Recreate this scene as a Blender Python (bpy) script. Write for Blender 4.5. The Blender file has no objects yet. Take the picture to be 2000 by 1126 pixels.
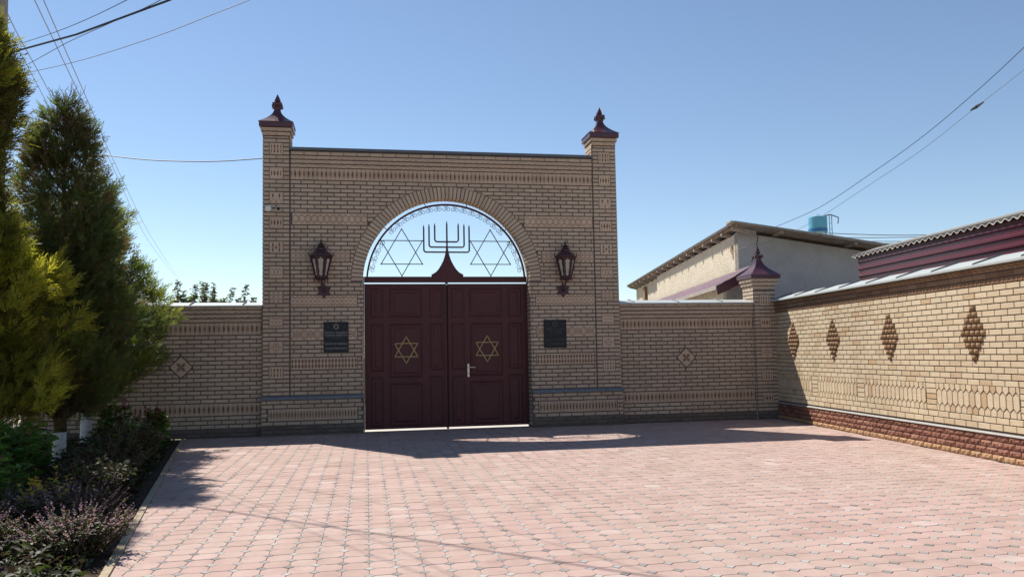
import bpy, math, random
import numpy as np
from mathutils import Vector, Matrix
random.seed(7); rng = np.random.default_rng(7)
C = bpy.context.scene.collection
scene = bpy.context.scene
PI = math.pi

# ------------------------------------------------------------------ camera
cam_d = bpy.data.cameras.new('camera'); cam = bpy.data.objects.new('camera', cam_d); C.objects.link(cam)
yaw, pitch, roll = math.radians(-10.45), math.radians(3.73), math.radians(-1.04)
fwd = Vector((-math.sin(yaw)*math.cos(pitch), math.cos(yaw)*math.cos(pitch), math.sin(pitch)))
rt = Vector((math.cos(yaw), math.sin(yaw), 0)); up = rt.cross(fwd)
r2 = rt*math.cos(roll) + up*math.sin(roll); u2 = up*math.cos(roll) - rt*math.sin(roll)
M = Matrix((r2, u2, -fwd)).transposed().to_4x4(); M.translation = (0, 0, 1.5)
cam.matrix_world = M
cam_d.sensor_fit = 'HORIZONTAL'; cam_d.sensor_width = 36.0; cam_d.lens = 36.0*1548.5/2000
cam_d.shift_y = 27.0/2000; cam_d.clip_start = 0.05; cam_d.clip_end = 5000
scene.camera = cam

# ------------------------------------------------------------------ world, sun, exposure
SUN = Vector((0.45, -0.67, -1.0)).normalized()            # direction the light travels
elev = math.asin(-SUN.z)
world = bpy.data.worlds.new('World'); scene.world = world; world.use_nodes = True
wn = world.node_tree.nodes; wl = world.node_tree.links
sky = wn.new('ShaderNodeTexSky'); sky.sky_type = 'NISHITA'; sky.sun_disc = False
sky.sun_elevation = elev; sky.sun_rotation = math.atan2(-SUN.x, -SUN.y)
sky.altitude = 500; sky.air_density = 1.0; sky.dust_density = 0.05; sky.ozone_density = 1.1
bg = wn['Background']; bg.inputs['Strength'].default_value = 0.08
wl.new(sky.outputs['Color'], bg.inputs['Color'])
sd = bpy.data.lights.new('sun', 'SUN'); sd.energy = 4.4; sd.angle = math.radians(0.53); sd.color = (1.0, 0.94, 0.85)
sun = bpy.data.objects.new('sun', sd); C.objects.link(sun)
sun.rotation_euler = SUN.to_track_quat('-Z', 'Y').to_euler(); sun.location = (-20, 30, 40)
vs = scene.view_settings
vs.view_transform = 'Standard'; vs.look = 'None'; vs.gamma = 1; vs.use_curve_mapping = False
vs.exposure = 0.75
scene.cycles.max_bounces = 6; scene.cycles.diffuse_bounces = 4; scene.cycles.transparent_max_bounces = 8

# ------------------------------------------------------------------ materials
def nd(nt, t, **kw):
    n = nt.nodes.new(t)
    for k, v in kw.items(): setattr(n, k, v)
    return n
def new_mat(name, rough=0.8, spec=0.3, metal=0.0):
    m = bpy.data.materials.new(name); m.use_nodes = True
    b = m.node_tree.nodes['Principled BSDF']
    b.inputs['Roughness'].default_value = rough; b.inputs['Specular IOR Level'].default_value = spec
    b.inputs['Metallic'].default_value = metal
    return m, m.node_tree, b
def worldpos(nt): return nd(nt, 'ShaderNodeNewGeometry').outputs['Position']
def noise(nt, vec, scale, detail=4, rough=0.6, stretch=None):
    if stretch:
        mp = nd(nt, 'ShaderNodeMapping'); mp.inputs['Scale'].default_value = stretch; nt.links.new(vec, mp.inputs['Vector']); vec = mp.outputs['Vector']
    n = nd(nt, 'ShaderNodeTexNoise'); n.inputs['Scale'].default_value = scale; n.inputs['Detail'].default_value = detail; n.inputs['Roughness'].default_value = rough
    nt.links.new(vec, n.inputs['Vector']); return n.outputs['Fac']
def ramp(nt, fac, stops):
    r = nd(nt, 'ShaderNodeValToRGB'); e = r.color_ramp.elements
    while len(e) < len(stops): e.new(0.5)
    for i, (p, c) in enumerate(stops): e[i].position = p; e[i].color = (*c, 1)
    nt.links.new(fac, r.inputs['Fac']); return r.outputs['Color']
def mix(nt, fac, a, b, mode='MIX'):
    m = nd(nt, 'ShaderNodeMix', data_type='RGBA', blend_type=mode)
    for sock, v in ((m.inputs[0], fac), (m.inputs[6], a), (m.inputs[7], b)):
        if hasattr(v, 'is_output'): nt.links.new(v, sock)
        elif isinstance(v, (int, float)): sock.default_value = v
        else: sock.default_value = (*v, 1)
    return m.outputs[2]
def mth(nt, op, a, b=0.0, clamp=False):
    m = nd(nt, 'ShaderNodeMath', operation=op); m.use_clamp = clamp
    for i, v in enumerate((a, b)):
        if hasattr(v, 'is_output'): nt.links.new(v, m.inputs[i])
        else: m.inputs[i].default_value = v
    return m.outputs[0]
def bump(nt, b, h, strength=0.4, dist=0.01):
    n = nd(nt, 'ShaderNodeBump'); n.inputs['Strength'].default_value = strength; n.inputs['Distance'].default_value = dist
    nt.links.new(h, n.inputs['Height']); nt.links.new(n.outputs['Normal'], b.inputs['Normal'])
def piece_random(nt):                                      # one random number per brick, loose or joined
    oi = nd(nt, 'ShaderNodeObjectInfo').outputs['Random']; gi = nd(nt, 'ShaderNodeNewGeometry').outputs['Random Per Island']
    return mth(nt, 'FRACT', mth(nt, 'ADD', oi, gi))
def mat_plain(name, col, rough=0.7, spec=0.3, metal=0.0, var=0.15, scale=6.0, bmp=0.15, bscale=60):
    m, nt, b = new_mat(name, rough, spec, metal)
    p = worldpos(nt); n = noise(nt, p, scale, 5)
    c = ramp(nt, n, [(0.25, tuple(x*(1-var) for x in col)), (0.75, tuple(min(1, x*(1+var)) for x in col))])
    nt.links.new(c, b.inputs['Base Color'])
    if bmp: bump(nt, b, noise(nt, p, bscale, 3), bmp, 0.004)
    return m
def mat_brick(name, stops, dirt=(0.2, 0.13, 0.08), dirt_amt=0.35, streak=(1.2, 1.2, 16), bs=0.35):
    m, nt, b = new_mat(name, 0.88, 0.2)
    p = worldpos(nt); rnd = piece_random(nt)
    base = ramp(nt, rnd, stops)
    st = noise(nt, p, 5.0, 5, 0.65, streak)
    base = mix(nt, mth(nt, 'MULTIPLY', ramp(nt, st, [(0.45, (0, 0, 0)), (0.8, (1, 1, 1))]), dirt_amt), base, dirt)
    f = noise(nt, p, 90, 3, 0.7)
    base = mix(nt, 0.25, base, ramp(nt, f, [(0.3, (0.55, 0.55, 0.55)), (0.7, (1, 1, 1))]), 'MULTIPLY')
    big = noise(nt, p, 0.9, 3)
    base = mix(nt, 0.4, base, ramp(nt, big, [(0.35, (0.72, 0.7, 0.7)), (0.65, (1, 1, 1))]), 'MULTIPLY')
    nt.links.new(base, b.inputs['Base Color'])
    bump(nt, b, noise(nt, p, 55, 5, 0.7, (1, 1, 2.5)), bs, 0.006)
    return m
MT = {}
MT['brick'] = mat_brick('tan_brick', [(0.0, (0.49, 0.38, 0.28)), (0.3, (0.56, 0.445, 0.335)), (0.7, (0.59, 0.47, 0.355)), (1.0, (0.51, 0.385, 0.295))])
MT['yellow'] = mat_brick('yellow_brick', [(0.0, (0.51, 0.385, 0.245)), (0.1, (0.575, 0.465, 0.315)), (0.5, (0.61, 0.505, 0.35)), (0.9, (0.63, 0.53, 0.375)), (1.0, (0.5, 0.35, 0.21))], dirt=(0.28, 0.15, 0.06), dirt_amt=0.45)
MT['grime'] = mat_brick('grimy_brick', [(0, (0.13, 0.11, 0.095)), (1, (0.19, 0.16, 0.135))])
MT['corbel'] = mat_brick('brown_corbel_brick', [(0, (0.2, 0.12, 0.07)), (0.5, (0.26, 0.16, 0.095)), (1, (0.3, 0.2, 0.12))])
MT['brownhead'] = mat_brick('brown_header', [(0, (0.27, 0.165, 0.09)), (1, (0.37, 0.24, 0.14))])
MT['redblock'] = mat_brick('red_split_block', [(0, (0.2, 0.088, 0.062)), (0.5, (0.265, 0.122, 0.085)), (1, (0.32, 0.165, 0.115))], dirt=(0.1, 0.05, 0.04), bs=0.6)
MT['tanblock'] = mat_brick('tan_split_block', [(0, (0.4, 0.24, 0.13)), (1, (0.48, 0.3, 0.17))], bs=0.6)
MT['mortar'] = mat_plain('dark_mortar', (0.13, 0.108, 0.1), 0.95, 0.1, 0, 0.3, 12, 0.4)
def mat_tile(name='carved_tile', c0=(0.54, 0.41, 0.31), c1=(0.61, 0.47, 0.355)):
    m, nt, b = new_mat(name, 0.88, 0.2)
    p = worldpos(nt); rnd = piece_random(nt)
    base = ramp(nt, rnd, [(0, c0), (1, c1)])
    base = mix(nt, 0.4, base, ramp(nt, noise(nt, p, 30, 4), [(0.3, (0.65, 0.6, 0.55)), (0.7, (1, 1, 1))]), 'MULTIPLY')
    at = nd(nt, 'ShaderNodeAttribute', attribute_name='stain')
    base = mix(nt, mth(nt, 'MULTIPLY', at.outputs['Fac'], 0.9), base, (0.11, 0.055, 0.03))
    nt.links.new(base, b.inputs['Base Color']); bump(nt, b, noise(nt, p, 70, 3), 0.25, 0.004)
    return m
MT['tile'] = mat_tile(); MT['browntile'] = mat_tile('brown_carved_tile', (0.25, 0.15, 0.09), (0.32, 0.2, 0.12))
MT['stone'] = mat_plain('grey_ledge_stone', (0.15, 0.17, 0.2), 0.7, 0.3, 0, 0.2, 20)
MT['whiteledge'] = mat_plain('white_ledge', (0.36, 0.355, 0.33), 0.75, 0.3, 0, 0.12, 9)
MT['sheet'] = mat_plain('galvanised_sheet', (0.4, 0.43, 0.42), 0.45, 0.4, 0.0, 0.08, 3, 0.05)
MT['darksheet'] = mat_plain('dark_coping_sheet', (0.1, 0.11, 0.13), 0.5, 0.4)
MT['seam'] = mat_plain('shade_toned_seam', (0.16, 0.17, 0.17), 0.6)  # dark grey paints in the shaded sides of the standing seams
MT['maroon'] = mat_plain('maroon_paint', (0.072, 0.016, 0.02), 0.45, 0.3, 0, 0.15, 4, 0.1, 25)
MT['lampmetal'] = mat_plain('dark_maroon_iron', (0.05, 0.018, 0.028), 0.45, 0.4, 0, 0.2, 10)
MT['capmetal'] = mat_plain('cap_sheet_metal', (0.075, 0.024, 0.035), 0.3, 0.5, 0, 0.15, 3, 0.06, 10)
MT['profiled'] = mat_plain('maroon_profiled_sheet', (0.085, 0.012, 0.024), 0.3, 0.5, 0, 0.12, 2, 0.05)
MT['purpleroof'] = mat_plain('sheen_toned_purple_roof', (0.4, 0.29, 0.325), 0.42, 0.4, 0, 0.15, 2, 0.05)  # base lightened to put the grazing sun reflection into the roof colour
MT['gold'] = mat_plain('brass_paint', (0.36, 0.26, 0.12), 0.5, 0.4, 0.2, 0.15, 15)
MT['bronze'] = mat_plain('dark_bronze', (0.06, 0.045, 0.03), 0.45, 0.5, 0.2, 0.2, 15)
MT['chrome'] = mat_plain('brushed_steel', (0.62, 0.6, 0.57), 0.35, 0.5, 0.6, 0.1)
MT['granite'] = mat_plain('polished_black_granite', (0.012, 0.016, 0.021), 0.45, 0.25, 0, 0.3, 60, 0)
MT['engrave'] = mat_plain('engraved_grey', (0.22, 0.22, 0.225), 0.8, 0.1)
MT['engrave_faint'] = mat_plain('faint_engraving', (0.085, 0.085, 0.087), 0.8, 0.1)
MT['white'] = mat_plain('white_paint', (0.75, 0.75, 0.72), 0.6, 0.3, 0, 0.08)
MT['black'] = mat_plain('black_plastic', (0.015, 0.015, 0.017), 0.4)
MT['wire'] = mat_plain('cable_sheath', (0.03, 0.035, 0.045), 0.6)
MT['wirepale'] = mat_plain('aluminium_wire', (0.2, 0.23, 0.27), 0.5)
MT['concrete'] = mat_plain('pole_concrete', (0.26, 0.24, 0.22), 0.9, 0.2, 0, 0.2, 8, 0.4)
MT['kerb'] = mat_plain('kerb_concrete', (0.36, 0.3, 0.21), 0.9, 0.2, 0, 0.18, 14, 0.3)
MT['slate'] = mat_plain('asbestos_slate', (0.31, 0.29, 0.255), 0.9, 0.2, 0, 0.3, 5, 0.3)
MT['timber'] = mat_plain('weathered_timber', (0.25, 0.17, 0.1), 0.85, 0.2, 0, 0.3, 8, 0.3)
MT['greywood'] = mat_plain('grey_boards', (0.3, 0.27, 0.23), 0.85, 0.2, 0, 0.3, 8, 0.3)
MT['bluepaint'] = mat_plain('sky_blue_paint', (0.1, 0.36, 0.5), 0.5, 0.4, 0, 0.12, 3)
MT['darkblue'] = mat_plain('deep_blue_paint', (0.03, 0.14, 0.32), 0.5, 0.4)
MT['bark'] = mat_plain('conifer_bark', (0.11, 0.075, 0.05), 0.95, 0.1, 0, 0.4, 20, 0.8, 40)
MT['twig'] = mat_plain('dry_twig', (0.13, 0.075, 0.055), 0.95, 0.1)
MT['limewash'] = mat_plain('limewashed_bark', (0.66, 0.65, 0.62), 0.9, 0.1, 0, 0.25, 18, 0.6, 40)
MT['porcelain'] = mat_plain('glazed_porcelain', (0.25, 0.23, 0.2), 0.25, 0.5)
def mat_plaster():
    m, nt, b = new_mat('rough_plaster', 0.95, 0.1)
    p = worldpos(nt); n = noise(nt, p, 2.5, 6, 0.65); k = noise(nt, p, 14, 4, 0.6, (1, 1, 2.4))
    c = ramp(nt, n, [(0.3, (0.5, 0.44, 0.34)), (0.7, (0.62, 0.56, 0.45))])
    c = mix(nt, ramp(nt, k, [(0.62, (0, 0, 0)), (0.72, (0.45, 0.45, 0.45))]), c, (0.34, 0.29, 0.22))
    nt.links.new(c, b.inputs['Base Color']); bump(nt, b, k, 0.8, 0.05); return m
MT['plaster'] = mat_plaster()
def mat_greyrender():
    m, nt, b = new_mat('grey_cement_render', 0.95, 0.1)
    p = worldpos(nt); n = noise(nt, p, 1.6, 6, 0.65); k = noise(nt, p, 9, 5, 0.6)
    c = ramp(nt, n, [(0.3, (0.37, 0.375, 0.375)), (0.7, (0.47, 0.475, 0.47))])
    c = mix(nt, ramp(nt, k, [(0.62, (0, 0, 0)), (0.75, (0.5, 0.5, 0.5))]), c, (0.26, 0.25, 0.24))
    nt.links.new(c, b.inputs['Base Color']); bump(nt, b, k, 0.7, 0.04); return m
MT['render'] = mat_greyrender()
def mat_paver(name, stops, dirtcol=(0.42, 0.33, 0.27)):
    m, nt, b = new_mat(name, 0.85, 0.25)
    p = worldpos(nt); rnd = piece_random(nt)
    c = ramp(nt, rnd, stops)
    big = noise(nt, p, 0.55, 5, 0.6); c = mix(nt, ramp(nt, big, [(0.4, (0, 0, 0)), (0.7, (0.55, 0.55, 0.55))]), c, dirtcol)
    c = mix(nt, 0.45, c, ramp(nt, noise(nt, p, 6, 6, 0.7), [(0.3, (0.75, 0.73, 0.72)), (0.65, (1, 1, 1))]), 'MULTIPLY')
    c = mix(nt, 0.5, c, ramp(nt, noise(nt, p, 1.7, 6, 0.72), [(0.36, (0.72, 0.69, 0.67)), (0.52, (1, 1, 1))]), 'MULTIPLY')
    c = mix(nt, 0.3, c, ramp(nt, noise(nt, p, 220, 2), [(0.3, (0.6, 0.6, 0.6)), (0.7, (1, 1, 1))]), 'MULTIPLY')
    nt.links.new(c, b.inputs['Base Color']); bump(nt, b, noise(nt, p, 260, 3), 0.25, 0.003); return m
MT['paver'] = mat_paver('pink_paver', [(0, (0.43, 0.295, 0.258)), (0.4, (0.46, 0.322, 0.283)), (0.8, (0.475, 0.34, 0.3)), (0.96, (0.49, 0.36, 0.32)), (1, (0.52, 0.415, 0.375))])
MT['dot'] = mat_paver('grey_dot_paver', [(0, (0.19, 0.185, 0.18)), (0.45, (0.29, 0.285, 0.275)), (0.8, (0.38, 0.37, 0.355)), (1, (0.46, 0.45, 0.43))], (0.45, 0.42, 0.38))
MT['joint'] = mat_plain('joint_sand', (0.24, 0.18, 0.155), 0.95, 0.1, 0, 0.25, 10, 0.3)
MT['soil'] = mat_plain('dark_soil', (0.07, 0.05, 0.038), 1.0, 0.05, 0, 0.4, 8, 0.8, 30)
MT['earth'] = mat_plain('dry_earth', (0.34, 0.28, 0.21), 1.0, 0.05, 0, 0.2, 0.6, 0.4, 12)
MT['paleyard'] = mat_plain('pale_yard_concrete', (0.5, 0.47, 0.43), 0.9, 0.1, 0, 0.12, 2, 0.2)
def mat_glass():
    m, nt, b = new_mat('frosted_lantern_glass', 0.35, 0.5)
    b.inputs['Base Color'].default_value = (0.62, 0.6, 0.5, 1); b.inputs['Transmission Weight'].default_value = 0.55; b.inputs['Roughness'].default_value = 0.4
    return m
MT['glass'] = mat_glass()
def mat_leaf(name, cols, trans=0.4, rough=0.55):
    m, nt, b = new_mat(name, rough, 0.25)
    at = nd(nt, 'ShaderNodeAttribute', attribute_name='tint')
    c = ramp(nt, at.outputs['Fac'], [(i/(len(cols)-1), k) for i, k in enumerate(cols)])
    nt.links.new(c, b.inputs['Base Color'])
    tr = nd(nt, 'ShaderNodeBsdfTranslucent')
    tc = mix(nt, 1.0, c, (1.5, 1.55, 0.8), 'MULTIPLY'); nt.links.new(tc, tr.inputs['Color'])
    ms = nd(nt, 'ShaderNodeMixShader'); ms.inputs[0].default_value = trans
    nt.links.new(b.outputs[0], ms.inputs[1]); nt.links.new(tr.outputs[0], ms.inputs[2])
    nt.links.new(ms.outputs[0], nt.nodes['Material Output'].inputs['Surface']); return m
MT['thuja'] = mat_leaf('sun_tinted_thuja_sprays', [(0.08, 0.06, 0.025), (0.1, 0.095, 0.025), (0.17, 0.17, 0.03), (0.27, 0.265, 0.04), (0.4, 0.37, 0.05)], 0.52)  # yellow end of the tint ramp puts sun highlights into the colour
MT['darkthuja'] = mat_leaf('dark_thuja_sprays', [(0.14, 0.085, 0.055), (0.085, 0.09, 0.04), (0.075, 0.115, 0.042), (0.14, 0.165, 0.04), (0.26, 0.27, 0.05)], 0.45)
MT['leafgreen'] = mat_leaf('broad_green_leaves', [(0.04, 0.09, 0.022), (0.075, 0.15, 0.03), (0.13, 0.23, 0.04)], 0.5, 0.35)
MT['purpleleaf'] = mat_leaf('purple_basil_leaves', [(0.038, 0.02, 0.022), (0.045, 0.036, 0.024), (0.045, 0.06, 0.022), (0.07, 0.095, 0.03)], 0.3)
MT['petal'] = mat_leaf('lilac_petals', [(0.24, 0.13, 0.2), (0.34, 0.2, 0.3), (0.46, 0.3, 0.42)], 0.4)
MT['plume'] = mat_leaf('crimson_plume', [(0.1, 0.008, 0.02), (0.16, 0.015, 0.035), (0.2, 0.03, 0.05)], 0.3)
MT['greyleaf'] = mat_leaf('dark_fruit_leaves', [(0.1, 0.13, 0.09), (0.13, 0.15, 0.1), (0.18, 0.14, 0.11)], 0.3)
MT['paleleaf'] = mat_leaf('pale_sage_leaves', [(0.12, 0.16, 0.09), (0.16, 0.21, 0.11), (0.2, 0.24, 0.14)], 0.4)
MT['yellowbloom'] = mat_leaf('yellow_bloom', [(0.3, 0.22, 0.03), (0.42, 0.3, 0.04)], 0.3)

# ------------------------------------------------------------------ mesh helpers
class MB:
    def __init__(s): s.v = []; s.f = []
    def add(s, vs, fs):
        o = len(s.v); s.v += [tuple(p) for p in vs]; s.f += [tuple(i+o for i in f) for f in fs]; return s
    def box(s, x0, x1, y0, y1, z0, z1):
        return s.add([(x0,y0,z0),(x1,y0,z0),(x1,y1,z0),(x0,y1,z0),(x0,y0,z1),(x1,y0,z1),(x1,y1,z1),(x0,y1,z1)],
                     [(0,3,2,1),(4,5,6,7),(0,1,5,4),(1,2,6,5),(2,3,7,6),(3,0,4,7)])
    def hexa(s, b, t):                                     # bottom quad, top quad (both counter-clockwise from above)
        return s.add(list(b)+list(t), [(0,3,2,1),(4,5,6,7),(0,1,5,4),(1,2,6,5),(2,3,7,6),(3,0,4,7)])
    def tube(s, pts, r, n=6, cap=True):
        pts = [Vector(p) for p in pts]; N = len(pts); rr = r if hasattr(r, '__len__') else [r]*N
        o = len(s.v); ref = None
        for i, p in enumerate(pts):
            d = (pts[min(i+1, N-1)] - pts[max(i-1, 0)]).normalized()
            if ref is None:
                ref = d.orthogonal().normalized()
            ref = (ref - d*ref.dot(d)); ref = ref.normalized() if ref.length > 1e-6 else d.orthogonal().normalized()
            b = d.cross(ref)
            for k in range(n):
                a = 2*PI*k/n; s.v.append(tuple(p + (ref*math.cos(a)+b*math.sin(a))*rr[i]))
        for i in range(N-1):
            for k in range(n): s.f.append((o+i*n+k, o+i*n+(k+1)%n, o+(i+1)*n+(k+1)%n, o+(i+1)*n+k))
        if cap: s.f.append(tuple(o+k for k in reversed(range(n)))); s.f.append(tuple(o+(N-1)*n+k for k in range(n)))
        return s
    def rings(s, prof, n, rot=0.0, cx=0, cy=0, capb=True, capt=True):   # prof: (radius, z) ; n-sided
        o = len(s.v)
        for r, z in prof:
            for k in range(n): a = rot+2*PI*k/n; s.v.append((cx+r*math.cos(a), cy+r*math.sin(a), z))
        for i in range(len(prof)-1):
            for k in range(n): s.f.append((o+i*n+k, o+i*n+(k+1)%n, o+(i+1)*n+(k+1)%n, o+(i+1)*n+k))
        if capb: s.f.append(tuple(o+k for k in reversed(range(n))))
        if capt: s.f.append(tuple(o+(len(prof)-1)*n+k for k in range(n)))
        return s
    def prism(s, poly, y0, y1):                            # polygon in x,z extruded in y (front y0)
        n = len(poly); o = len(s.v)
        s.v += [(x, y0, z) for x, z in poly] + [(x, y1, z) for x, z in poly]
        s.f.append(tuple(o+i for i in range(n))); s.f.append(tuple(o+n+i for i in reversed(range(n))))
        for i in range(n): j = (i+1) % n; s.f.append((o+i, o+n+i, o+n+j, o+j))
        return s
    def mesh(s, name, mat):
        me = bpy.data.meshes.new(name); me.from_pydata(s.v, [], s.f); me.update()
        if mat: me.materials.append(MT[mat])
        return me
    def build(s, name, mat, parent=None, smooth=False):
        me = s.mesh(name, mat)
        if smooth: me.polygons.foreach_set('use_smooth', [True]*len(me.polygons))
        return link(name, me, parent)
def link(name, me, parent=None, loc=(0, 0, 0)):
    o = bpy.data.objects.new(name, me); C.objects.link(o); o.location = loc
    if parent: o.parent = parent
    return o
def tag(o, label=None, cat=None, group=None, kind=None):
    for k, v in (('label', label), ('category', cat), ('group', group), ('kind', kind)):
        if v: o[k] = v
    return o
def empty(name, loc, label, cat, group=None, rz=0):
    o = bpy.data.objects.new(name, None); C.objects.link(o); o.location = loc; o.rotation_euler = (0, 0, rz); o.empty_display_size = 0.2
    return tag(o, label, cat, group)
def fast_mesh(name, verts, faces4, mat, tint=None, smooth=False):
    me = bpy.data.meshes.new(name); nv, nf = len(verts), len(faces4)
    me.vertices.add(nv); me.vertices.foreach_set('co', np.asarray(verts, np.float32).ravel())
    me.loops.add(nf*4); me.loops.foreach_set('vertex_index', np.asarray(faces4, np.int32).ravel())
    me.polygons.add(nf); me.polygons.foreach_set('loop_start', np.arange(nf, dtype=np.int32)*4)
    if smooth: me.polygons.foreach_set('use_smooth', np.ones(nf, bool))
    me.update(calc_edges=True)
    if tint is not None:
        a = me.attributes.new('tint', 'FLOAT', 'POINT'); a.data.foreach_set('value', np.asarray(tint, np.float32))
    me.materials.append(MT[mat]); return me

# ------------------------------------------------------------------ bricks
BT = 0.015                                                 # how far a brick face stands proud of the mortar
def brick_geo(mb, u0, u1, z0, z1, y=0.0, t=BT, u0t=None, u1t=None, c=0.0035):
    u0t = u0 if u0t is None else u0t; u1t = u1 if u1t is None else u1t
    f = y-t; b = [(u0,z0),(u1,z0),(u1t,z1),(u0t,z1)]
    q = [(u0+c,z0+c),(u1-c,z0+c),(u1t-c,z1-c),(u0t+c,z1-c)]
    mb.add([(u,y,z) for u,z in b]+[(u,f+c,z) for u,z in b]+[(u,f,z) for u,z in q],
           [(8,9,10,11)]+[(4+i,4+(i+1)%4,8+(i+1)%4,8+i) for i in range(4)]+[(i,(i+1)%4,4+(i+1)%4,4+i) for i in range(4)])
def clip_line(poly, a, b, keep):                            # keep the part of a convex outline on the side of line a-b where point keep lies
    n = (-(b[1]-a[1]), b[0]-a[0]); sd_ = lambda p: (p[0]-a[0])*n[0]+(p[1]-a[1])*n[1]; k = 1 if sd_(keep) > 0 else -1; out = []
    for i, p in enumerate(poly):
        q = poly[(i+1) % len(poly)]; dp, dq = k*sd_(p), k*sd_(q)
        if dp >= -1e-7: out.append(p)
        if (dp > 1e-7 and dq < -1e-7) or (dp < -1e-7 and dq > 1e-7): t = dp/(dp-dq); out.append((p[0]+(q[0]-p[0])*t, p[1]+(q[1]-p[1])*t))
    return out
def poly_geo(mb, poly, y=0.0, t=BT, c=0.003):
    n = len(poly); cx = sum(p[0] for p in poly)/n; cz = sum(p[1] for p in poly)/n; f = y-t
    ins = [(p[0]+(cx-p[0])*min(.3, c*1.4/max(.01, math.hypot(p[0]-cx, p[1]-cz))), p[1]+(cz-p[1])*min(.3, c*1.4/max(.01, math.hypot(p[0]-cx, p[1]-cz)))) for p in poly]
    mb.add([(u, y, z) for u, z in poly]+[(u, f+c, z) for u, z in poly]+[(u, f, z) for u, z in ins],
           [tuple(range(2*n, 3*n))]+[(n+i, n+(i+1) % n, 2*n+(i+1) % n, 2*n+i) for i in range(n)]+[(i, (i+1) % n, n+(i+1) % n, n+i) for i in range(n)])
_bm = {}
def brick_mesh(w, h, t, mat):
    k = (round(w, 3), round(h, 3), round(t, 3), mat)
    if k not in _bm:
        mb = MB(); brick_geo(mb, -w/2, w/2, -h/2, h/2, 0, t); _bm[k] = mb.mesh('brick', mat)
    return _bm[k]
class BrickSet:                                            # collects a wall's bricks: the 300 nearest become parts, the rest one joined part
    def __init__(s, root): s.root = root; s.b = []
    def add(s, u0, u1, z0, z1, y=0.0, mat='brick', u0t=None, u1t=None, t=BT):
        if min(u1-u0, (u1t if u1t is not None else u1)-(u0t if u0t is not None else u0)) < 0.012: return
        s.b.append((u0, u1, z0, z1, y, mat, u0t, u1t, t+random.uniform(-0.0025, 0.0025)))
    def row(s, u0, u1, z0, z1, pitch=0.2575, joint=0.018, phase=0.0, y=0.0, mat='brick', cuts=None):
        i = math.floor((u0-phase)/pitch); x = phase+i*pitch
        while x < u1:
            a, b = max(x+joint/2, u0), min(x+pitch-joint/2, u1)
            if b-a > 0.022: s.add(a, b, z0, z1, y, mat)
            x += pitch
    def cut_row(s, u0, u1, z0, z1, a, b, keep, **kw):        # a row whose bricks are sawn along the line a-b
        n0 = len(s.b); s.row(u0, u1, z0, z1, **kw); new = s.b[n0:]; del s.b[n0:]
        for q in new:
            rect = [(q[0], q[2]), (q[1], q[2]), (q[1], q[3]), (q[0], q[3])]; p = clip_line(rect, a, b, keep)
            if len(p) < 3: continue
            ar = abs(sum(p[i][0]*p[(i+1) % len(p)][1]-p[(i+1) % len(p)][0]*p[i][1] for i in range(len(p))))/2
            if ar < 2.5e-4: continue
            if abs(ar-(q[1]-q[0])*(q[3]-q[2])) < 1e-6: s.b.append(q)
            else: s.b.append((min(v[0] for v in p), max(v[0] for v in p), min(v[1] for v in p), max(v[1] for v in p), q[4], q[5], p, None, q[8]))
    def build(s, limit=300, camloc=Vector((0, 0, 1.5))):
        mw = s.root.matrix_basis
        def size(b):
            c = mw @ Vector(((b[0]+b[1])/2, b[4], (b[2]+b[3])/2)); rel = c-camloc
            w = (mw.to_3x3() @ Vector((b[1]-b[0], 0, 0)))
            d = rel.length; px = abs(rel.normalized().cross(w).length)/d
            q = cam.matrix_world.inverted() @ c; k = -q.z
            off = (k <= 0) or abs(q.x/k) > 0.66 or abs(q.y/k-0.01) > 0.39
            return -px*(b[3]-b[2])/d + (10 if off else 0)
        s.b.sort(key=size)
        n = 0; rest = {}
        for b in s.b:
            u0, u1, z0, z1, y, mat, u0t, u1t, t = b
            if n < limit:
                if isinstance(u0t, list):
                    cx, cz = (u0+u1)/2, (z0+z1)/2; mb = MB(); poly_geo(mb, [(p[0]-cx, p[1]-cz) for p in u0t], 0, t); me = mb.mesh('brick', mat); loc = (cx, y, cz)
                elif u0t is None and u1t is None:
                    w = round(u1-u0, 3); me = brick_mesh(w, z1-z0, round(t, 3), mat); loc = ((u0+u1)/2, y, (z0+z1)/2)
                else:
                    mb = MB(); cx, cz = (u0+u1)/2, (z0+z1)/2
                    brick_geo(mb, u0-cx, u1-cx, z0-cz, z1-cz, 0, t, None if u0t is None else u0t-cx, None if u1t is None else u1t-cx); me = mb.mesh('brick', mat); loc = (cx, y, cz)
                link('brick', me, s.root, loc); n += 1
            elif isinstance(u0t, list): poly_geo(rest.setdefault(mat, MB()), u0t, y, t)
            else: brick_geo(rest.setdefault(mat, MB()), u0, u1, z0, z1, y, t, u0t, u1t)
        for mat, mb in rest.items():
            tag(mb.build('brickwork', mat, s.root), kind='stuff')

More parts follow.
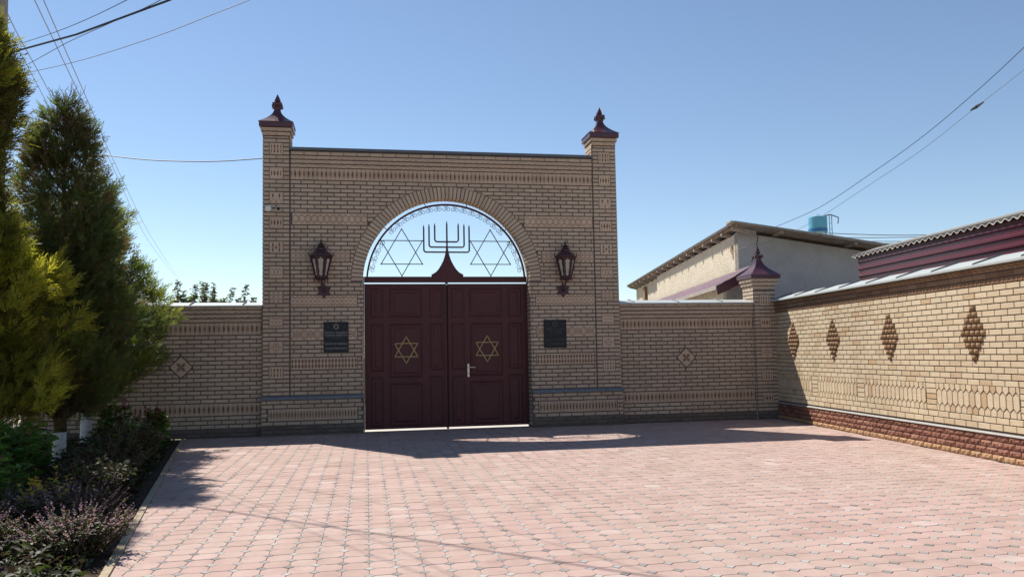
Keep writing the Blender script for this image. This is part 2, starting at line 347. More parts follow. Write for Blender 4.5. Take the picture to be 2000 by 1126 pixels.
# ------------------------------------------------------------------ carved tiles (height fields)
def eye(x, z, a, b): return np.abs(x)/a + (np.abs(z)/b)**1.6       # < 1 inside a pointed oval
def groove(d, w): return np.clip(1-np.abs(d)/w, 0, 1)
def per(x, p): return (x/p - np.floor(x/p) - 0.5)*p
def pat_oval(x, z, w, h, p=0.1):
    q = per(x, p); e = eye(q, z, 0.27*p, 0.36*h); o = eye(q, z, 0.5*p, 0.52*h)
    hh = -0.006*(e < 1) - 0.005*groove(o-1.0, 0.16) - 0.003*groove(e-1.5, 0.2)
    return hh, 0.95*(e < 1) + 0.7*groove(o-1.0, 0.2)
def pat_zig(x, z, w, h, p=0.1):
    q = np.abs(per(x, p))/p*2
    d1 = np.abs(z) - h*(0.13+0.24*(1-q)); d2 = np.abs(per(x+p/2, p))/0.02 + np.abs(z)/0.012
    d3 = np.abs(z) - h*(0.05+0.2*(1-q))
    return -0.006*groove(d1, 0.014)-0.004*(d2 < 1)-0.003*groove(d3, 0.008), 0.95*groove(d1, 0.015)+0.9*(d2 < 1)+0.3*groove(d3, 0.008)
def pat_lattice(x, z, w, h, p=0.1):
    a = per(x+z, p); b = per(x-z, p); a2 = np.abs(per(x+z+p/2, p))+np.abs(per(x-z+p/2, p))
    g = np.maximum(groove(a, 0.013), groove(b, 0.013)); d = (np.abs(per(x, p))/0.024+np.abs(per(z, p))/0.011) < 1
    return -0.006*g-0.005*d, 0.85*g+0.95*d
def pat_shield(x, z, w, h, p=0.105):
    q = np.abs(per(x, p))/p*2; d1 = np.abs(z)-h*(0.22+0.2*(q)); m = groove(z, 0.004)
    v = groove(per(x+p/2, p), 0.005)*(np.abs(z) < h*0.25); d = (np.abs(per(x+p/2, p))/0.02+np.abs(z)/0.012) < 1
    return -0.006*groove(d1, 0.014)-0.003*m-0.004*d-0.003*v, 0.95*groove(d1, 0.015)+0.5*m+0.9*d+0.4*v
def pat_wave(x, z, w, h, p=0.19):
    o = np.abs(per(x, p))/(p/2)+np.abs(z)/(h*0.46); o2 = np.abs(per(x+p/2, p))/(p/2)+np.abs(z)/(h*0.46)
    g = np.maximum(np.maximum(groove(o-1, 0.17), groove(o-0.62, 0.15)), groove(o2-0.62, 0.15)*0.8)
    d = ((np.abs(per(x, p))/0.022+np.abs(z)/0.012) < 1) | ((np.abs(per(x+p/2, p))/0.022+np.abs(np.abs(z)-h*0.26)/0.012) < 1)
    return -0.006*g-0.005*d, 0.85*g+0.95*d
def pat_wheat(x, z, w, h, p=0.062):
    q = per(x, p); e = eye(q, np.abs(z)-h*0.22, 0.34*p, 0.2*h); m = groove(z, 0.004)
    return -0.006*(e < 1)-0.002*m, 0.9*(e < 1)+0.3*m+0.35*groove(e-1.3, 0.3)
def pat_scallop(x, z, w, h, p=0.125):
    q = per(x, p); zz = z+h/2; r = np.hypot(q/(p*0.42), zz/(h*0.62)); g = groove(r-1, 0.2)
    return 0.006*(r < 1)-0.004*g, 0.75*g
def pat_fan(x, z, w, h, p=0.25):
    q = per(x, p); zz = z+h/2; r = np.hypot(q/(p*0.45), zz/(h*0.9)); r2 = np.hypot(per(x+p/2, p)/(p*0.3), (h-zz)/(h*0.8))
    g = np.maximum(np.maximum(groove(r-1, 0.14), groove(r-0.55, 0.12)), groove(r2-0.8, 0.12)*0.7)
    return -0.005*g, 0.7*g
def sq_eyes(x, z, w, h, p=0.062): e = eye(per(x, p), z, 0.02, 0.06); c = (np.abs(x) < 0.095); g = groove(np.abs(z)-h*0.4, 0.008)*(np.abs(per(x, 0.03)) < 0.009); return -0.006*(e < 1)*c-0.003*g, 0.9*(e < 1)*c+0.5*g
def sq_six(x, z, w, h): e = eye(per(x, 0.062), np.abs(z)-0.048, 0.017, 0.042); c = (np.abs(x) < 0.095); m = (np.abs(z) < 0.004)*c; return -0.006*(e < 1)*c, 0.9*(e < 1)*c+0.5*m
def sq_five(x, z, w, h): e = np.minimum(eye(np.abs(x)-0.062, np.abs(z)-0.048, 0.018, 0.045), eye(x, z, 0.018, 0.045)); m = (np.abs(z) < 0.005)*(np.abs(np.abs(x)-0.062) < 0.03); return -0.006*(e < 1), 0.9*(e < 1)+0.6*m
def sq_cup(x, z, w, h):
    e = eye(np.abs(x)-0.062, z-0.045, 0.018, 0.05); a = groove(np.hypot(np.abs(x)-0.05, z+0.075)-0.045, 0.008)*(z < -0.01); d = (np.abs(x)/0.02+np.abs(z+0.08)/0.012) < 1
    return -0.006*(e < 1)-0.004*a, 0.9*(e < 1)+0.6*a+0.8*d
def sq_zig(x, z, w, h): hh, c = pat_zig(x+0.035, z, w, h*0.9, 0.07); k = (np.abs(x) < 0.1); return hh*k, c*k
def sq_lat(x, z, w, h): return pat_lattice(x, z, w, h, 0.085)
def sq_shield(x, z, w, h): hh, c = pat_shield(x, z, w, h, 0.07); k = (np.abs(x) < 0.105); return hh*k, c*k
def sq_dia(x, z, w, h):
    o = np.abs(x)/0.11+np.abs(z)/0.105; g = np.maximum(groove(o-1, 0.13), groove(o-0.62, 0.13)); d = (np.abs(np.abs(x)-0.0)/0.016+np.abs(z)/0.012 < 1) | (np.abs(np.abs(x)-0.045)/0.016+np.abs(z)/0.012 < 1) | (np.abs(x)/0.016+np.abs(np.abs(z)-0.045)/0.014 < 1)
    return -0.005*g-0.005*d, 0.6*g+0.9*d
def sq_cross(x, z, w, h): e = np.minimum(eye(x, np.abs(z)-0.055, 0.028, 0.055), eye(z, np.abs(x)-0.055, 0.028, 0.055)); return -0.006*(e < 1), 0.85*(e < 1)+0.4*groove(e-1.2, 0.2)
_tm = {}
def tile_mesh(name, fn, w, h, t=0.02, step=0.0052, key=None, **kw):
    k = (fn.__name__, round(w, 3), round(h, 3), round(t, 3), tuple(kw.items()), key)
    if k in _tm: return _tm[k]
    nx, nz = max(3, int(w/step)), max(3, int(h/step))
    xs = np.linspace(-w/2, w/2, nx+1); zs = np.linspace(-h/2, h/2, nz+1); X, Z = np.meshgrid(xs, zs)
    H, S = fn(X, Z, w, h, **kw)
    edge = (np.abs(X) > w/2-0.004) | (np.abs(Z) > h/2-0.004)
    H = np.where(edge, -0.003, H); S = np.where(edge, 0, np.clip(S, 0, 1))
    V = np.stack([X, -t-H, Z], -1).reshape(-1, 3); n1 = nx+1
    i = (np.arange(nz)[:, None]*n1+np.arange(nx)[None]).ravel()
    F = np.stack([i, i+1, i+1+n1, i+n1], -1)
    border = list(range(n1))+[r*n1+nx for r in range(1, nz+1)]+[nz*n1+c for c in range(nx-1, -1, -1)]+[r*n1 for r in range(nz-1, 0, -1)]
    bi = np.array(border); V2 = V[bi].copy(); V2[:, 1] = 0; o = len(V); m = len(bi)
    F2 = np.stack([bi, o+np.arange(m), o+(np.arange(m)+1) % m, np.roll(bi, -1)], -1)
    me = fast_mesh(name, np.vstack([V, V2]), np.vstack([F, F2]), 'tile')
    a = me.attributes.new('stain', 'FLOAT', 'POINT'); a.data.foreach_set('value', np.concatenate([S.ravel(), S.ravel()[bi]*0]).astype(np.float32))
    _tm[k] = me; return me
def band(root, fn, u0, u1, z0, z1, n=None, y=0.0, t=0.018, name='carved_tile', unit=0.26, gap=0.002, **kw):
    n = n or max(1, round((u1-u0)/unit)); w = (u1-u0)/n
    for i in range(n):
        if 'p' in kw: kw['p'] = w/max(1, round(w/kw['p']))
        me = tile_mesh(name, fn, w-gap, z1-z0, t, **kw); link(name, me, root, (u0+(i+0.5)*w, y, (z0+z1)/2))

# ------------------------------------------------------------------ the ground
ear = MB(); ear.add([(-900,-900,-0.03),(900,-900,-0.03),(900,900,-0.03),(-900,900,-0.03)], [(0,1,2,3)])
tag(ear.build('ground', 'earth'), kind='structure')
yard = MB(); yard.add([(-2,16.45,-0.012),(6.5,16.45,-0.012),(6.5,26,-0.012),(-2,26,-0.012)], [(0,1,2,3)])
tag(yard.build('yard_floor', 'paleyard'), kind='structure')
KA, KB = Vector((-1.42, 3.9)), Vector((-3.43, 16.3))       # edge between paving and kerb
RA, RB = Vector((8.84, 16.12)), Vector((8.84-12*0.1097, 16.12-12*0.99397))
def kx(y): return KA.x+(KB.x-KA.x)*(y-KA.y)/(KB.y-KA.y)
def rx(y): return RA.x+(RB.x-RA.x)*(y-RA.y)/(RB.y-RA.y)
pav = MB(); pav.add([(kx(3.6),3.6,-0.006),(rx(3.6),3.6,-0.006),(rx(16.3),16.3,-0.006),(kx(16.3),16.3,-0.006)], [(0,1,2,3)])
pavement = tag(pav.build('pavement', 'joint'), kind='structure')
PP, DH, J = 0.19, 0.041, 0.0019
def oct_pts(): 
    a, b = PP/2-J, PP/2-DH-J*0.4
    return [(-b,-a),(b,-a),(a,-b),(a,b),(b,a),(-b,a),(-a,b),(-a,-b)]
def dia_pts(): d = DH-J*1.2; return [(0,-d),(d,0),(0,d),(-d,0)]
def slab(mb, pts, cx, cy, zt, tx=0, ty=0, c=0.003, zb=-0.03):
    n = len(pts); top = [(cx+x*(1-c/0.09), cy+y*(1-c/0.09), zt+tx*x+ty*y) for x, y in pts]; mid = [(cx+x, cy+y, zt-c+tx*x+ty*y) for x, y in pts]; bot = [(cx+x, cy+y, zb) for x, y in pts]
    mb.add(top+mid+bot, [tuple(range(n))]+[(n+i, n+(i+1) % n, (i+1) % n, i) for i in range(n)]+[(2*n+i, 2*n+(i+1) % n, n+(i+1) % n, n+i) for i in range(n)])
def in_view(x, y, z=0.0):
    q = cam.matrix_world.inverted() @ Vector((x, y, z)); k = -q.z
    return k > 0 and abs(q.x/k) < 0.65 and abs(q.y/k-0.02) < 0.4
octs, dias = [], []
X0, Y0 = 0.013, 6.03
for j in range(-13, 55):
    y = Y0+j*PP
    for i in range(-22, 50):
        x = X0+i*PP; cx, cy = x+PP/2, y+PP/2
        if kx(cy)+0.06 < cx < rx(cy)+0.02 and cy < 16.1: octs.append((cx, cy))
        if kx(y)+0.02 < x < rx(y) and y < 16.1: dias.append((x, y))
vis = lambda p: (0 if in_view(*p) else 1, p[1]*p[1]+p[0]*p[0])
for lst, pts, mat, nm in ((octs, oct_pts(), 'paver', 'paver'), (dias, dia_pts(), 'dot', 'small_paver')):
    lst.sort(key=vis); me = None; mb = MB(); slab(mb, pts, 0, 0, 0.0); me = mb.mesh(nm, mat); rest = MB()
    for k, (x, y) in enumerate(lst):
        z = random.uniform(-0.0015, 0.0015)
        if k < 300:
            o = link(nm, me, pavement, (x, y, z)); o.rotation_euler = (random.uniform(-.006, .006), random.uniform(-.006, .006), random.uniform(-.012, .012))
        else: slab(rest, pts, x, y, z, random.uniform(-.008, .008), random.uniform(-.008, .008))
    tag(rest.build(nm+'_field', mat, pavement), kind='stuff')
edge = MB()                                                # cut slivers along the kerb
for j in range(-13, 55):
    y = Y0+j*PP+J
    if y > 16: break
    xs = [X0+i*PP for i in range(-22, 5) if X0+i*PP+PP/2 > kx(y+PP/2)+0.06]; x1 = min(xs)-J
    if x1-kx(y) > 0.01: edge.hexa([(kx(y),y,-.02),(x1,y,-.02),(x1,y+PP-2*J,-.02),(kx(y+PP),y+PP-2*J,-.02)], [(kx(y),y,0),(x1,y,0),(x1,y+PP-2*J,0),(kx(y+PP),y+PP-2*J,0)])
tag(edge.build('cut_paver_strip', 'paver', pavement), kind='stuff')
# kerb stones and flower bed
kr = tag(MB().add([(kx(3.6)-.08,3.6,-.02),(kx(3.6)-.002,3.6,-.02),(kx(16.1)-.002,16.1,-.02),(kx(16.1)-.08,16.1,-.02)], [(0,1,2,3)]).build('kerb', 'joint'), kind='structure')
y = 3.6
while y < 16.0:
    y1 = min(y+0.5, 16.05); a, b = kx(y+.004), kx(y1-.004); z = random.uniform(0.008, 0.018)
    MB().hexa([(a-.076,y+.004,-.02),(a-.004,y+.004,-.02),(b-.004,y1-.004,-.02),(b-.076,y1-.004,-.02)], [(a-.07,y+.006,z),(a-.008,y+.006,z),(b-.008,y1-.006,z),(b-.07,y1-.006,z)]).build('kerb_stone', 'kerb', kr); y = y1
bed = MB(); nx, ny = 26, 40; vs_ = []
for j in range(ny+1):
    yy = 3.6+j*(16.0-3.6)/ny
    for i in range(nx+1):
        s_ = i/nx; xr = kx(yy)-0.077; xx = xr+(-9.5-xr)*s_
        vs_.append((xx, yy, -0.015+random.uniform(-.02, .035)*(0 if i == 0 else 1)+0.03*min(1, i/3)))
bed.add(vs_, [(j*(nx+1)+i+1, j*(nx+1)+i, (j+1)*(nx+1)+i, (j+1)*(nx+1)+i+1) for j in range(ny) for i in range(nx)])
tag(bed.build('flower_bed', 'soil'), kind='structure')

# ------------------------------------------------------------------ gateway
P = 0.0815
def zg(k): return 0.04+P*k
BH0, BH1 = 0.0105, P-0.0115                                # brick sits between these offsets in its course
XL, XR, TL, TR = -1.98, 5.25, -1.468, 4.73
AC, ARI, ARO, SZ = 1.64, 1.70, 1.925, 3.0
OL, OR = AC-ARI, AC+ARI
core = MB()
core.box(TL, OL, 0, .40, 0, SZ); core.box(OR, TR, 0, .40, 0, SZ)
core.box(TL, AC-ARI-.015, 0, .40, SZ, 5.595); core.box(AC+ARI+.015, TR, 0, .40, SZ, 5.595)
NA = 60
xs = [AC-(ARI+.015)*math.cos(PI*i/NA) for i in range(NA+1)]
for i in range(NA):
    za, zb = (SZ+(ARI+.015)*math.sin(PI*k/NA) for k in (i, i+1))
    core.hexa([(xs[i],0,za),(xs[i+1],0,zb),(xs[i+1],.4,zb),(xs[i],.4,za)], [(xs[i],0,5.595),(xs[i+1],0,5.595),(xs[i+1],.4,5.595),(xs[i],.4,5.595)])
core.box(XL+.005, TL-.002, 0.001, .51, 0, 5.84); core.box(TR+.002, XR-.005, 0.001, .51, 0, 5.84)
core.box(XL-.02, OL-.004, -.03, -.001, 0, zg(8)); core.box(OR+.004, XR+.02, -.03, -.001, 0, zg(8))
gate_root = core.build('brick_gateway', 'mortar'); gate_root.location = (0, 16.0, 0)
tag(gate_root, 'tall tan brick gateway with round arch, carved tile bands and two pointed corner towers', 'gateway', kind='thing')
B = BrickSet(gate_root)
bands = {15: (pat_wheat, (-1.45, -.175), (3.45, 4.71), dict(p=0.063)), 22: (pat_wave, (-1.45, -.175), (3.45, 4.71), dict(p=0.19)),
         30: (pat_shield, (-1.45, -.175), (3.45, 4.71), dict(p=0.1)), 41: (pat_lattice, (-1.45, -.31), (3.60, 4.71), dict(p=0.1)),
         50: (pat_zig, (-1.42, .03), (3.24, 4.70), dict(p=0.1)), 61: (pat_oval, (-1.45, 4.71), None, dict(p=0.098))}
for k, (fn, a, b, kw) in bands.items():
    for r in (a, b):
        if r: band(gate_root, fn, r[0], r[1], zg(k)+BH0, zg(k+3)-.01, **kw)
for r in ((-1.87, -.18), (3.47, 5.13)): band(gate_root, pat_oval, r[0], r[1], zg(3)+BH0, zg(6)-.01, y=-.03, p=0.062)
def arch_x(z, r): return math.sqrt(max(0, r*r-(z-SZ)**2)) if z > SZ else (r if z > SZ-0.01 else ARI)
def span(k, u0, u1, **kw):
    if u1-u0 > 0.03: B.row(u0, u1, zg(k)+BH0, zg(k)+BH1, phase=(0.129 if k % 2 else 0)+0.03, **kw)
RO = ARO+.012
for k in range(9, 64):
    z0, z1 = zg(k)+BH0, zg(k)+BH1
    bk = next((q for q in bands if q <= k < q+3), None)
    gaps = [x for x in (bands[bk][1], bands[bk][2]) if x] if bk is not None else []
    if z1 < SZ: hole = [(OL, OR, OL, OR)]
    elif z0 < SZ+RO: hole = [(AC-arch_x(max(z0, SZ+.001), RO), AC+arch_x(max(z0, SZ+.001), RO), AC-arch_x(max(z1, SZ+.001), RO), AC+arch_x(max(z1, SZ+.001), RO))]
    else: hole = []
    segs = [(TL+.018, TR-.018)]
    for g in [(h[0], h[1]) for h in hole]+[(g[0]-.012, g[1]+.012) for g in gaps]:
        segs = [q for s in segs for q in ((s[0], min(s[1], g[0])), (max(s[0], g[1]), s[1])) if q[1]-q[0] > 0.03]
    ph = (0.129 if k % 2 else 0)+0.03
    if hole and z1 >= SZ:                                  # bricks that meet the arch ring are sawn to its curve
        h = hole[0]; zl = max(z0, SZ)
        for s in segs:
            right = s[0] > AC
            inner = s[0] if right else s[1]
            touches = abs(inner-(h[1] if right else h[0])) < 1e-6
            if not touches: span(k, *s); continue
            if right: B.cut_row(h[3] if h[3] > AC+.02 else AC, s[1], z0, z1, (h[1], zl), (h[3], z1), (s[1]+1, zl), phase=ph)
            else: B.cut_row(s[0], h[2] if h[2] < AC-.02 else AC, z0, z1, (h[0], zl), (h[2], z1), (s[0]-1, zl), phase=ph)
    else:
        for s in segs: span(k, *s)
for k in list(range(0, 3))+[6, 7]:                         # dado bricks under the ledge
    m = 'grime' if k < 2 else 'brick'
    for u0, u1 in ((XL-.012, OL-.01), (OR+.01, XR+.012)): span(k, u0, u1, y=-.03, mat=m)
for k in range(3, 6):
    for u0, u1 in ((XL-.012, -1.885), (-.165, OL-.01), (OR+.01, 3.455), (5.145, XR+.012)): span(k, u0, u1, y=-.03)
# towers
SQ = [sq_six, sq_dia, sq_shield, sq_lat, sq_zig, sq_five, sq_eyes, sq_cup, sq_eyes, sq_six]
for (a, b) in ((XL+.008, TL-.012), (TR+.012, XR-.008)):
    m = (a+b)/2
    for k in range(9, 71):
        j = (k-13) % 6; inq = k >= 13 and j < 3
        z0, z1 = zg(k)+BH0, zg(k)+BH1
        if inq:
            B.add(a, m-.137, z0, z1); B.add(m+.137, b, z0, z1)
            if j == 0:
                fn = SQ[(k-13)//6]; link('carved_tile', tile_mesh('carved_tile', fn, .25, P*3-.018, .018), gate_root, (m, 0, zg(k)+P*1.5))
        elif (k % 2) == 0: B.add(a, m-.008, z0, z1); B.add(m+.008, b, z0, z1)
        else: B.add(a, m-.137, z0, z1); B.add(m-.124, m+.124, z0, z1); B.add(m+.137, b, z0, z1)
B.build()
for k, fn in ((64, pat_fan), (65, pat_scallop), (66, pat_scallop)):
    pr = .006*(k-63); band(gate_root, fn, TL+.02, TR-.02, zg(k)+BH0, zg(k)+BH1, y=-pr*1.5, t=.016, unit=.25, name='scalloped_brick', step=None) if False else band(gate_root, fn, TL+.02, TR-.02, zg(k)+BH0, zg(k)+BH1, y=-pr*1.5, t=.016+pr*0, unit=.25, name='scalloped_brick')
    MB().box(TL+.02, TR-.02, -pr*1.5, -.0005, zg(k)+.0005, zg(k+1)-.0005).build('corbel_core', 'mortar', gate_root)
MB().box(TL+.02, TR-.02, -.036, -.0005, zg(67)+.0005, 5.594).build('corbel_core', 'mortar', gate_root)
n = 24; w = (TR-TL-.04)/n
for i in range(n): link('brick', brick_mesh(w-.013, .06, .012, 'brick'), gate_root, (TL+.02+(i+.5)*w, -.036, zg(67)+.04))
MB().box(TL+.003, TR-.003, -.085, .45, 5.598, 5.652).build('coping', 'darksheet', gate_root)
# returns and soffits seen from below
rest = MB(); restb = MB()
def side_bricks(mb, x, face, z0, z1, y0, y1):
    k = 0; z = z0
    while z < z1:
        yy = y0; L = [.12, .25] if k % 2 else [.25, .12]; i = 0
        while yy < y1-.03:
            e = min(y1, yy+L[i % 2]); mb.box(*( (x-.012, x) if face < 0 else (x, x+.012)), yy+.006, e-.006, z+BH0, z+BH1); yy = e; i += 1
        z += P; k += 1
side_bricks(rest, OR, -1, .04, SZ-.05, .012, .40); side_bricks(rest, OL, 1, .04, SZ-.05, .012, .40)
side_bricks(rest, TR+.004, -1, zg(69), 5.83, .012, .51); side_bricks(rest, TL-.004, 1, zg(69), 5.83, .012, .51)
side_bricks(rest, XR-.005, 1, .04, 5.83, .012, .51); side_bricks(rest, XL+.005, -1, .04, 5.83, .012, .51)
# arch ring
NV = 71; da = PI/NV; mb = MB(); jw = 0.0095
def wedge(mb, a0, a1, r0, r1, y0, y1, c=.003):
    ja0, ja1 = jw/r0, jw/r1
    p = [(r0*math.cos(a0+ja0), r0*math.sin(a0+ja0)), (r0*math.cos(a1-ja0), r0*math.sin(a1-ja0)), (r1*math.cos(a1-ja1), r1*math.sin(a1-ja1)), (r1*math.cos(a0+ja1), r1*math.sin(a0+ja1))]
    mb.add([(x, y0, z) for x, z in p]+[(x, y1, z) for x, z in p], [(0,3,2,1)][::1]+[(4,5,6,7)]+[(i, (i+1) % 4, 4+(i+1) % 4, 4+i) for i in range(4)])
wedge(mb, -da/2, da/2, ARI, ARO, -.018, .11); vm = mb.mesh('arch_brick', 'brick')
for i in range(NV):
    o = link('arch_brick', vm, gate_root, (AC, random.uniform(-.003, .002), SZ)); o.rotation_euler = (0, -(i+.5)*da, 0)
sof = MB()
for i in range(NV):
    for y0, y1 in ((.122, .25), (.262, .39)):
        q = MB(); wedge(q, i*da, (i+1)*da, ARI+random.uniform(-.002, .002), ARI+.02, y0, y1)
        sof.add([(x+AC, y, z+SZ) for x, y, z in q.v], q.f)
tag(sof.build('soffit_brickwork', 'brick', gate_root), kind='stuff'); tag(rest.build('return_brickwork', 'brick', gate_root), kind='stuff')
for a, b in ((XL-.035, OL-.002), (OR+.002, XR+.035)):
    MB().hexa([(a,-.075,zg(8)+.003),(b,-.075,zg(8)+.003),(b,0,zg(8)+.003),(a,0,zg(8)+.003)], [(a,-.07,zg(9)-.022),(b,-.07,zg(9)-.022),(b,0,zg(9)-.004),(a,0,zg(9)-.004)]).build('ledge', 'stone', gate_root)
    MB().box(a-.01, b, -.055, -.031, 0, .03).build('footing', 'grime', gate_root)
# cap of tower or pillar: corbels, flange, concave sheet-metal roof, spear
def spire(root, cx, cy, z, hw, ztip, fl=.105, rk=.44):
    d = ztip-(z+fl); 
    for i in range(3):
        e = hw-.085+i*.026; zz = z-3*P+i*P; fn = (pat_fan, pat_scallop, pat_scallop)[i]
        MB().box(cx-e+.012, cx+e-.012, cy-e+.012, cy+e-.012, zz, zz+P-.001).build('corbel_core', 'mortar', root)
        me = tile_mesh('corbel_brick', fn, 2*e/2-.006, P-.015, .014, p=.125)
        for a in range(4):
            for sgn in (-1, 1):
                p = Matrix.Rotation(a*PI/2, 3, 'Z') @ Vector((sgn*e/2, -e+.0125, 0)); o = link('corbel_brick', me, root, (cx+p.x, cy+p.y, zz+P/2)); o.rotation_euler = (0, 0, a*PI/2)
    cap = MB(); R2 = math.sqrt(2)
    cap.rings([((hw-.03)*R2, z+.001), (hw*R2*.985, z+.001), (hw*R2, z+.012), (hw*R2, z+fl)], 4, PI/4, cx, cy)
    o = cap.build('cap', 'capmetal', root)
    roof = MB(); prof = []
    for i in range(13):
        t = i/12; prof.append(((.058+(hw+.014-.058)*(1-t)**1.9)*R2, z+fl+.002+d*rk*t))
    roof.rings(prof, 4, PI/4, cx, cy, True, True); roof.build('cap_roof', 'capmetal', o)
    zc = z+fl+d*rk; h1 = d*.185 if rk < .55 else d*.13; sp = MB()
    sp.rings([(.056*R2, zc+.003), (.058*R2, zc+h1*.25), (.088*R2, zc+h1*.62), (.092*R2, zc+h1*.72), (.092*R2, zc+h1), (.05*R2, zc+h1+.002)], 4, PI/4, cx, cy)
    for a in range(4):
        for s2 in (-1, 1):
            p = Matrix.Rotation(a*PI/2, 3, 'Z') @ Vector((s2*.055, -.088, 0)); sp.box(cx+p.x-.016, cx+p.x+.016, cy+p.y-.016, cy+p.y+.016, zc+h1*.2, zc+h1*.68)
    zs_ = zc+h1+.003; hs_ = ztip-zs_
    sp.rings([(.036, zs_), (.04, zs_+hs_*.08), (.066, zs_+hs_*.2), (.062, zs_+hs_*.32), (.036, zs_+hs_*.65), (.003, ztip)], 8, 0, cx, cy)
    sp.build('spire', 'capmetal', o)
spire(gate_root, (XL+TL)/2-.005, .25, 6.05, .32, 6.80, rk=.52); spire(gate_root, (XR+TR)/2+.005, .25, 6.05, .32, 6.80, rk=.52)

# ------------------------------------------------------------------ the plain wall sections
def coping(root, x0, x1, y0, y1, z, rise, seam_at, lip=.028):
    MB().hexa([(x0,y0,z),(x1,y0,z),(x1,y1,z),(x0,y1,z)], [(x0,y0,z+lip),(x1,y0,z+lip),(x1,y1,z+lip+rise),(x0,y1,z+lip+rise)]).build('coping', 'sheet', root)
    for s in seam_at:
        MB().hexa([(s-.02,y0+.03,z+lip),(s+.02,y0+.03,z+lip),(s+.02,y1,z+lip+rise-.01),(s-.02,y1,z+lip+rise-.01)], [(s-.004,y0+.05,z+lip+.035),(s+.004,y0+.05,z+lip+.035),(s+.004,y1,z+lip+rise+.03),(s-.004,y1,z+lip+rise+.03)]).build('coping_seam', 'seam', root)
def flower_diamond(root, bs, u, z, rad=.2):
    k = [(u-rad-.018, z), (u, z-rad-.018), (u+rad+.018, z), (u, z+rad+.018)]
    MB().prism(k, -.013, 0).build('diamond_backing', 'mortar', root)
    me = tile_mesh('diamond_tile', sq_cross, rad*1.414, rad*1.414, .022); o = link('diamond_tile', me, root, (u, 0, z)); o.rotation_euler = (0, PI/4, 0)
def zw(k): return 0.0075+P*k
def plain_wall(u0, u1, loc, dia, label, seams, phase):
    c = MB(); c.box(u0, u1, 0, .25, 0, 2.505); root = c.build('brick_wall', 'mortar'); root.location = loc
    tag(root, label, 'wall', kind='thing'); bs = BrickSet(root); rad = .2
    for k in range(0, 27):
        if 5 <= k < 8 or 24 <= k: continue
        z0, z1 = zw(k)+BH0, zw(k)+BH1; zm = (z0+z1)/2; m = 'grime' if k < 2 else 'brick'
        hb, ht = (rad+.022-abs(z-dia[1]) for z in (z0, z1)); ph = phase+(0.129 if k % 2 else 0)
        if max(hb, ht) > 0:
            R_ = rad+.032; up_ = zm > dia[1]
            if z0 < dia[1] < z1: bs.row(u0+.006, dia[0]-R_+.01, z0, z1, phase=ph, mat=m); bs.row(dia[0]+R_-.01, u1-.006, z0, z1, phase=ph, mat=m)
            else:
                tip = (dia[0], dia[1]+(R_ if up_ else -R_)); zk = z1 if up_ else z0
                for sg in (-1, 1):
                    a = (u0+.006, dia[0]-.001) if sg < 0 else (dia[0]+.001, u1-.006)
                    bs.cut_row(*a, z0, z1, tip, (dia[0]+sg*R_, dia[1]), (dia[0]+sg*3, dia[1]+(.5 if up_ else -.5)), phase=ph, mat=m)
        else: bs.row(u0+.006, u1-.006, z0, z1, phase=ph, mat=m)
    bs.build()
    flower_diamond(root, bs, *dia)
    for k in (5, 24): band(root, pat_oval, u0+.02, u1-.02, zw(k)+BH0, zw(k+3)-.01, p=.1)
    for k, fn in ((27, pat_fan), (28, pat_scallop), (29, pat_scallop)):
        pr = .012*(k-26)
        MB().box(u0+.01, u1-.01, -pr, -.0005, zw(k)+.0005, zw(k+1)-.0005).build('corbel_core', 'mortar', root)
        band(root, fn, u0+.012, u1-.012, zw(k)+BH0, zw(k)+BH1, y=-pr, t=.014, unit=.25, name='scalloped_brick')
    MB().box(u0+.01, u1-.01, -.042, -.0005, zw(30)+.0005, 2.504).build('corbel_core', 'mortar', root)
    n = round((u1-u0)/.262); w = (u1-u0-.02)/n
    for i in range(n): link('brick', brick_mesh(w-.013, .048, .012, 'brick'), root, (u0+.01+(i+.5)*w, -.042, zw(30)+.03))
    coping(root, u0+.003, u1-.003, -.1, .33, 2.507, .085, seams)
    return root
plain_wall(5.26, 8.333, (0, 16.12, 0), (6.75, 1.357), 'low tan brick wall with carved bands between arched gateway and corner pillar', (5.6, 6.6, 7.6), 5.31)
plain_wall(-6.25, -1.99, (0, 16.12, 0), (-3.49, 1.36), 'low tan brick wall partly hidden behind the conifers beside arched gateway', (-2.35, -3.33, -4.3, -5.3), -6.22)
# corner pillar
pl = MB(); pl.box(8.335, 8.835, 0, .5, 0, 2.83); pil = pl.build('brick_pillar', 'mortar'); pil.location = (0, 16.04, 0)
tag(pil, 'square brick pillar with pointed maroon cap where the two walls meet', 'pillar', kind='thing')
bs = BrickSet(pil); a, b, m = 8.34, 8.83, 8.585
for k in range(0, 34):
    q0 = next((q for q in (4, 10, 16, 24, 30) if q <= k < q+3), None); z0, z1 = zw(k)+BH0, zw(k)+BH1; mt = 'grime' if k < 2 else 'brick'
    if q0 is not None:
        bs.add(a, m-.13, z0, z1); bs.add(m+.13, b, z0, z1)
        if k == q0: link('carved_tile', tile_mesh('carved_tile', {4: sq_eyes, 10: sq_six, 16: sq_dia, 24: sq_eyes, 30: sq_six}[q0], .24, P*3-.018, .018), pil, (m, 0, zw(k)+P*1.5))
    elif k % 2: bs.add(a, m-.006, z0, z1, mat=mt); bs.add(m+.006, b, z0, z1, mat=mt)
    else: bs.add(a, m-.13, z0, z1, mat=mt); bs.add(m-.117, m+.117, z0, z1, mat=mt); bs.add(m+.13, b, z0, z1, mat=mt)
bs.build()
sb = MB(); side_bricks(sb, 8.335, -1, zw(31), 2.8, .01, .5); side_bricks(sb, 8.335, -1, 0, zw(31)-.01, .004, .078); tag(sb.build('return_brickwork', 'brick', pil), kind='stuff')
spire(pil, 8.585, .25, 3.055, .345, 3.81, fl=.075, rk=.56)

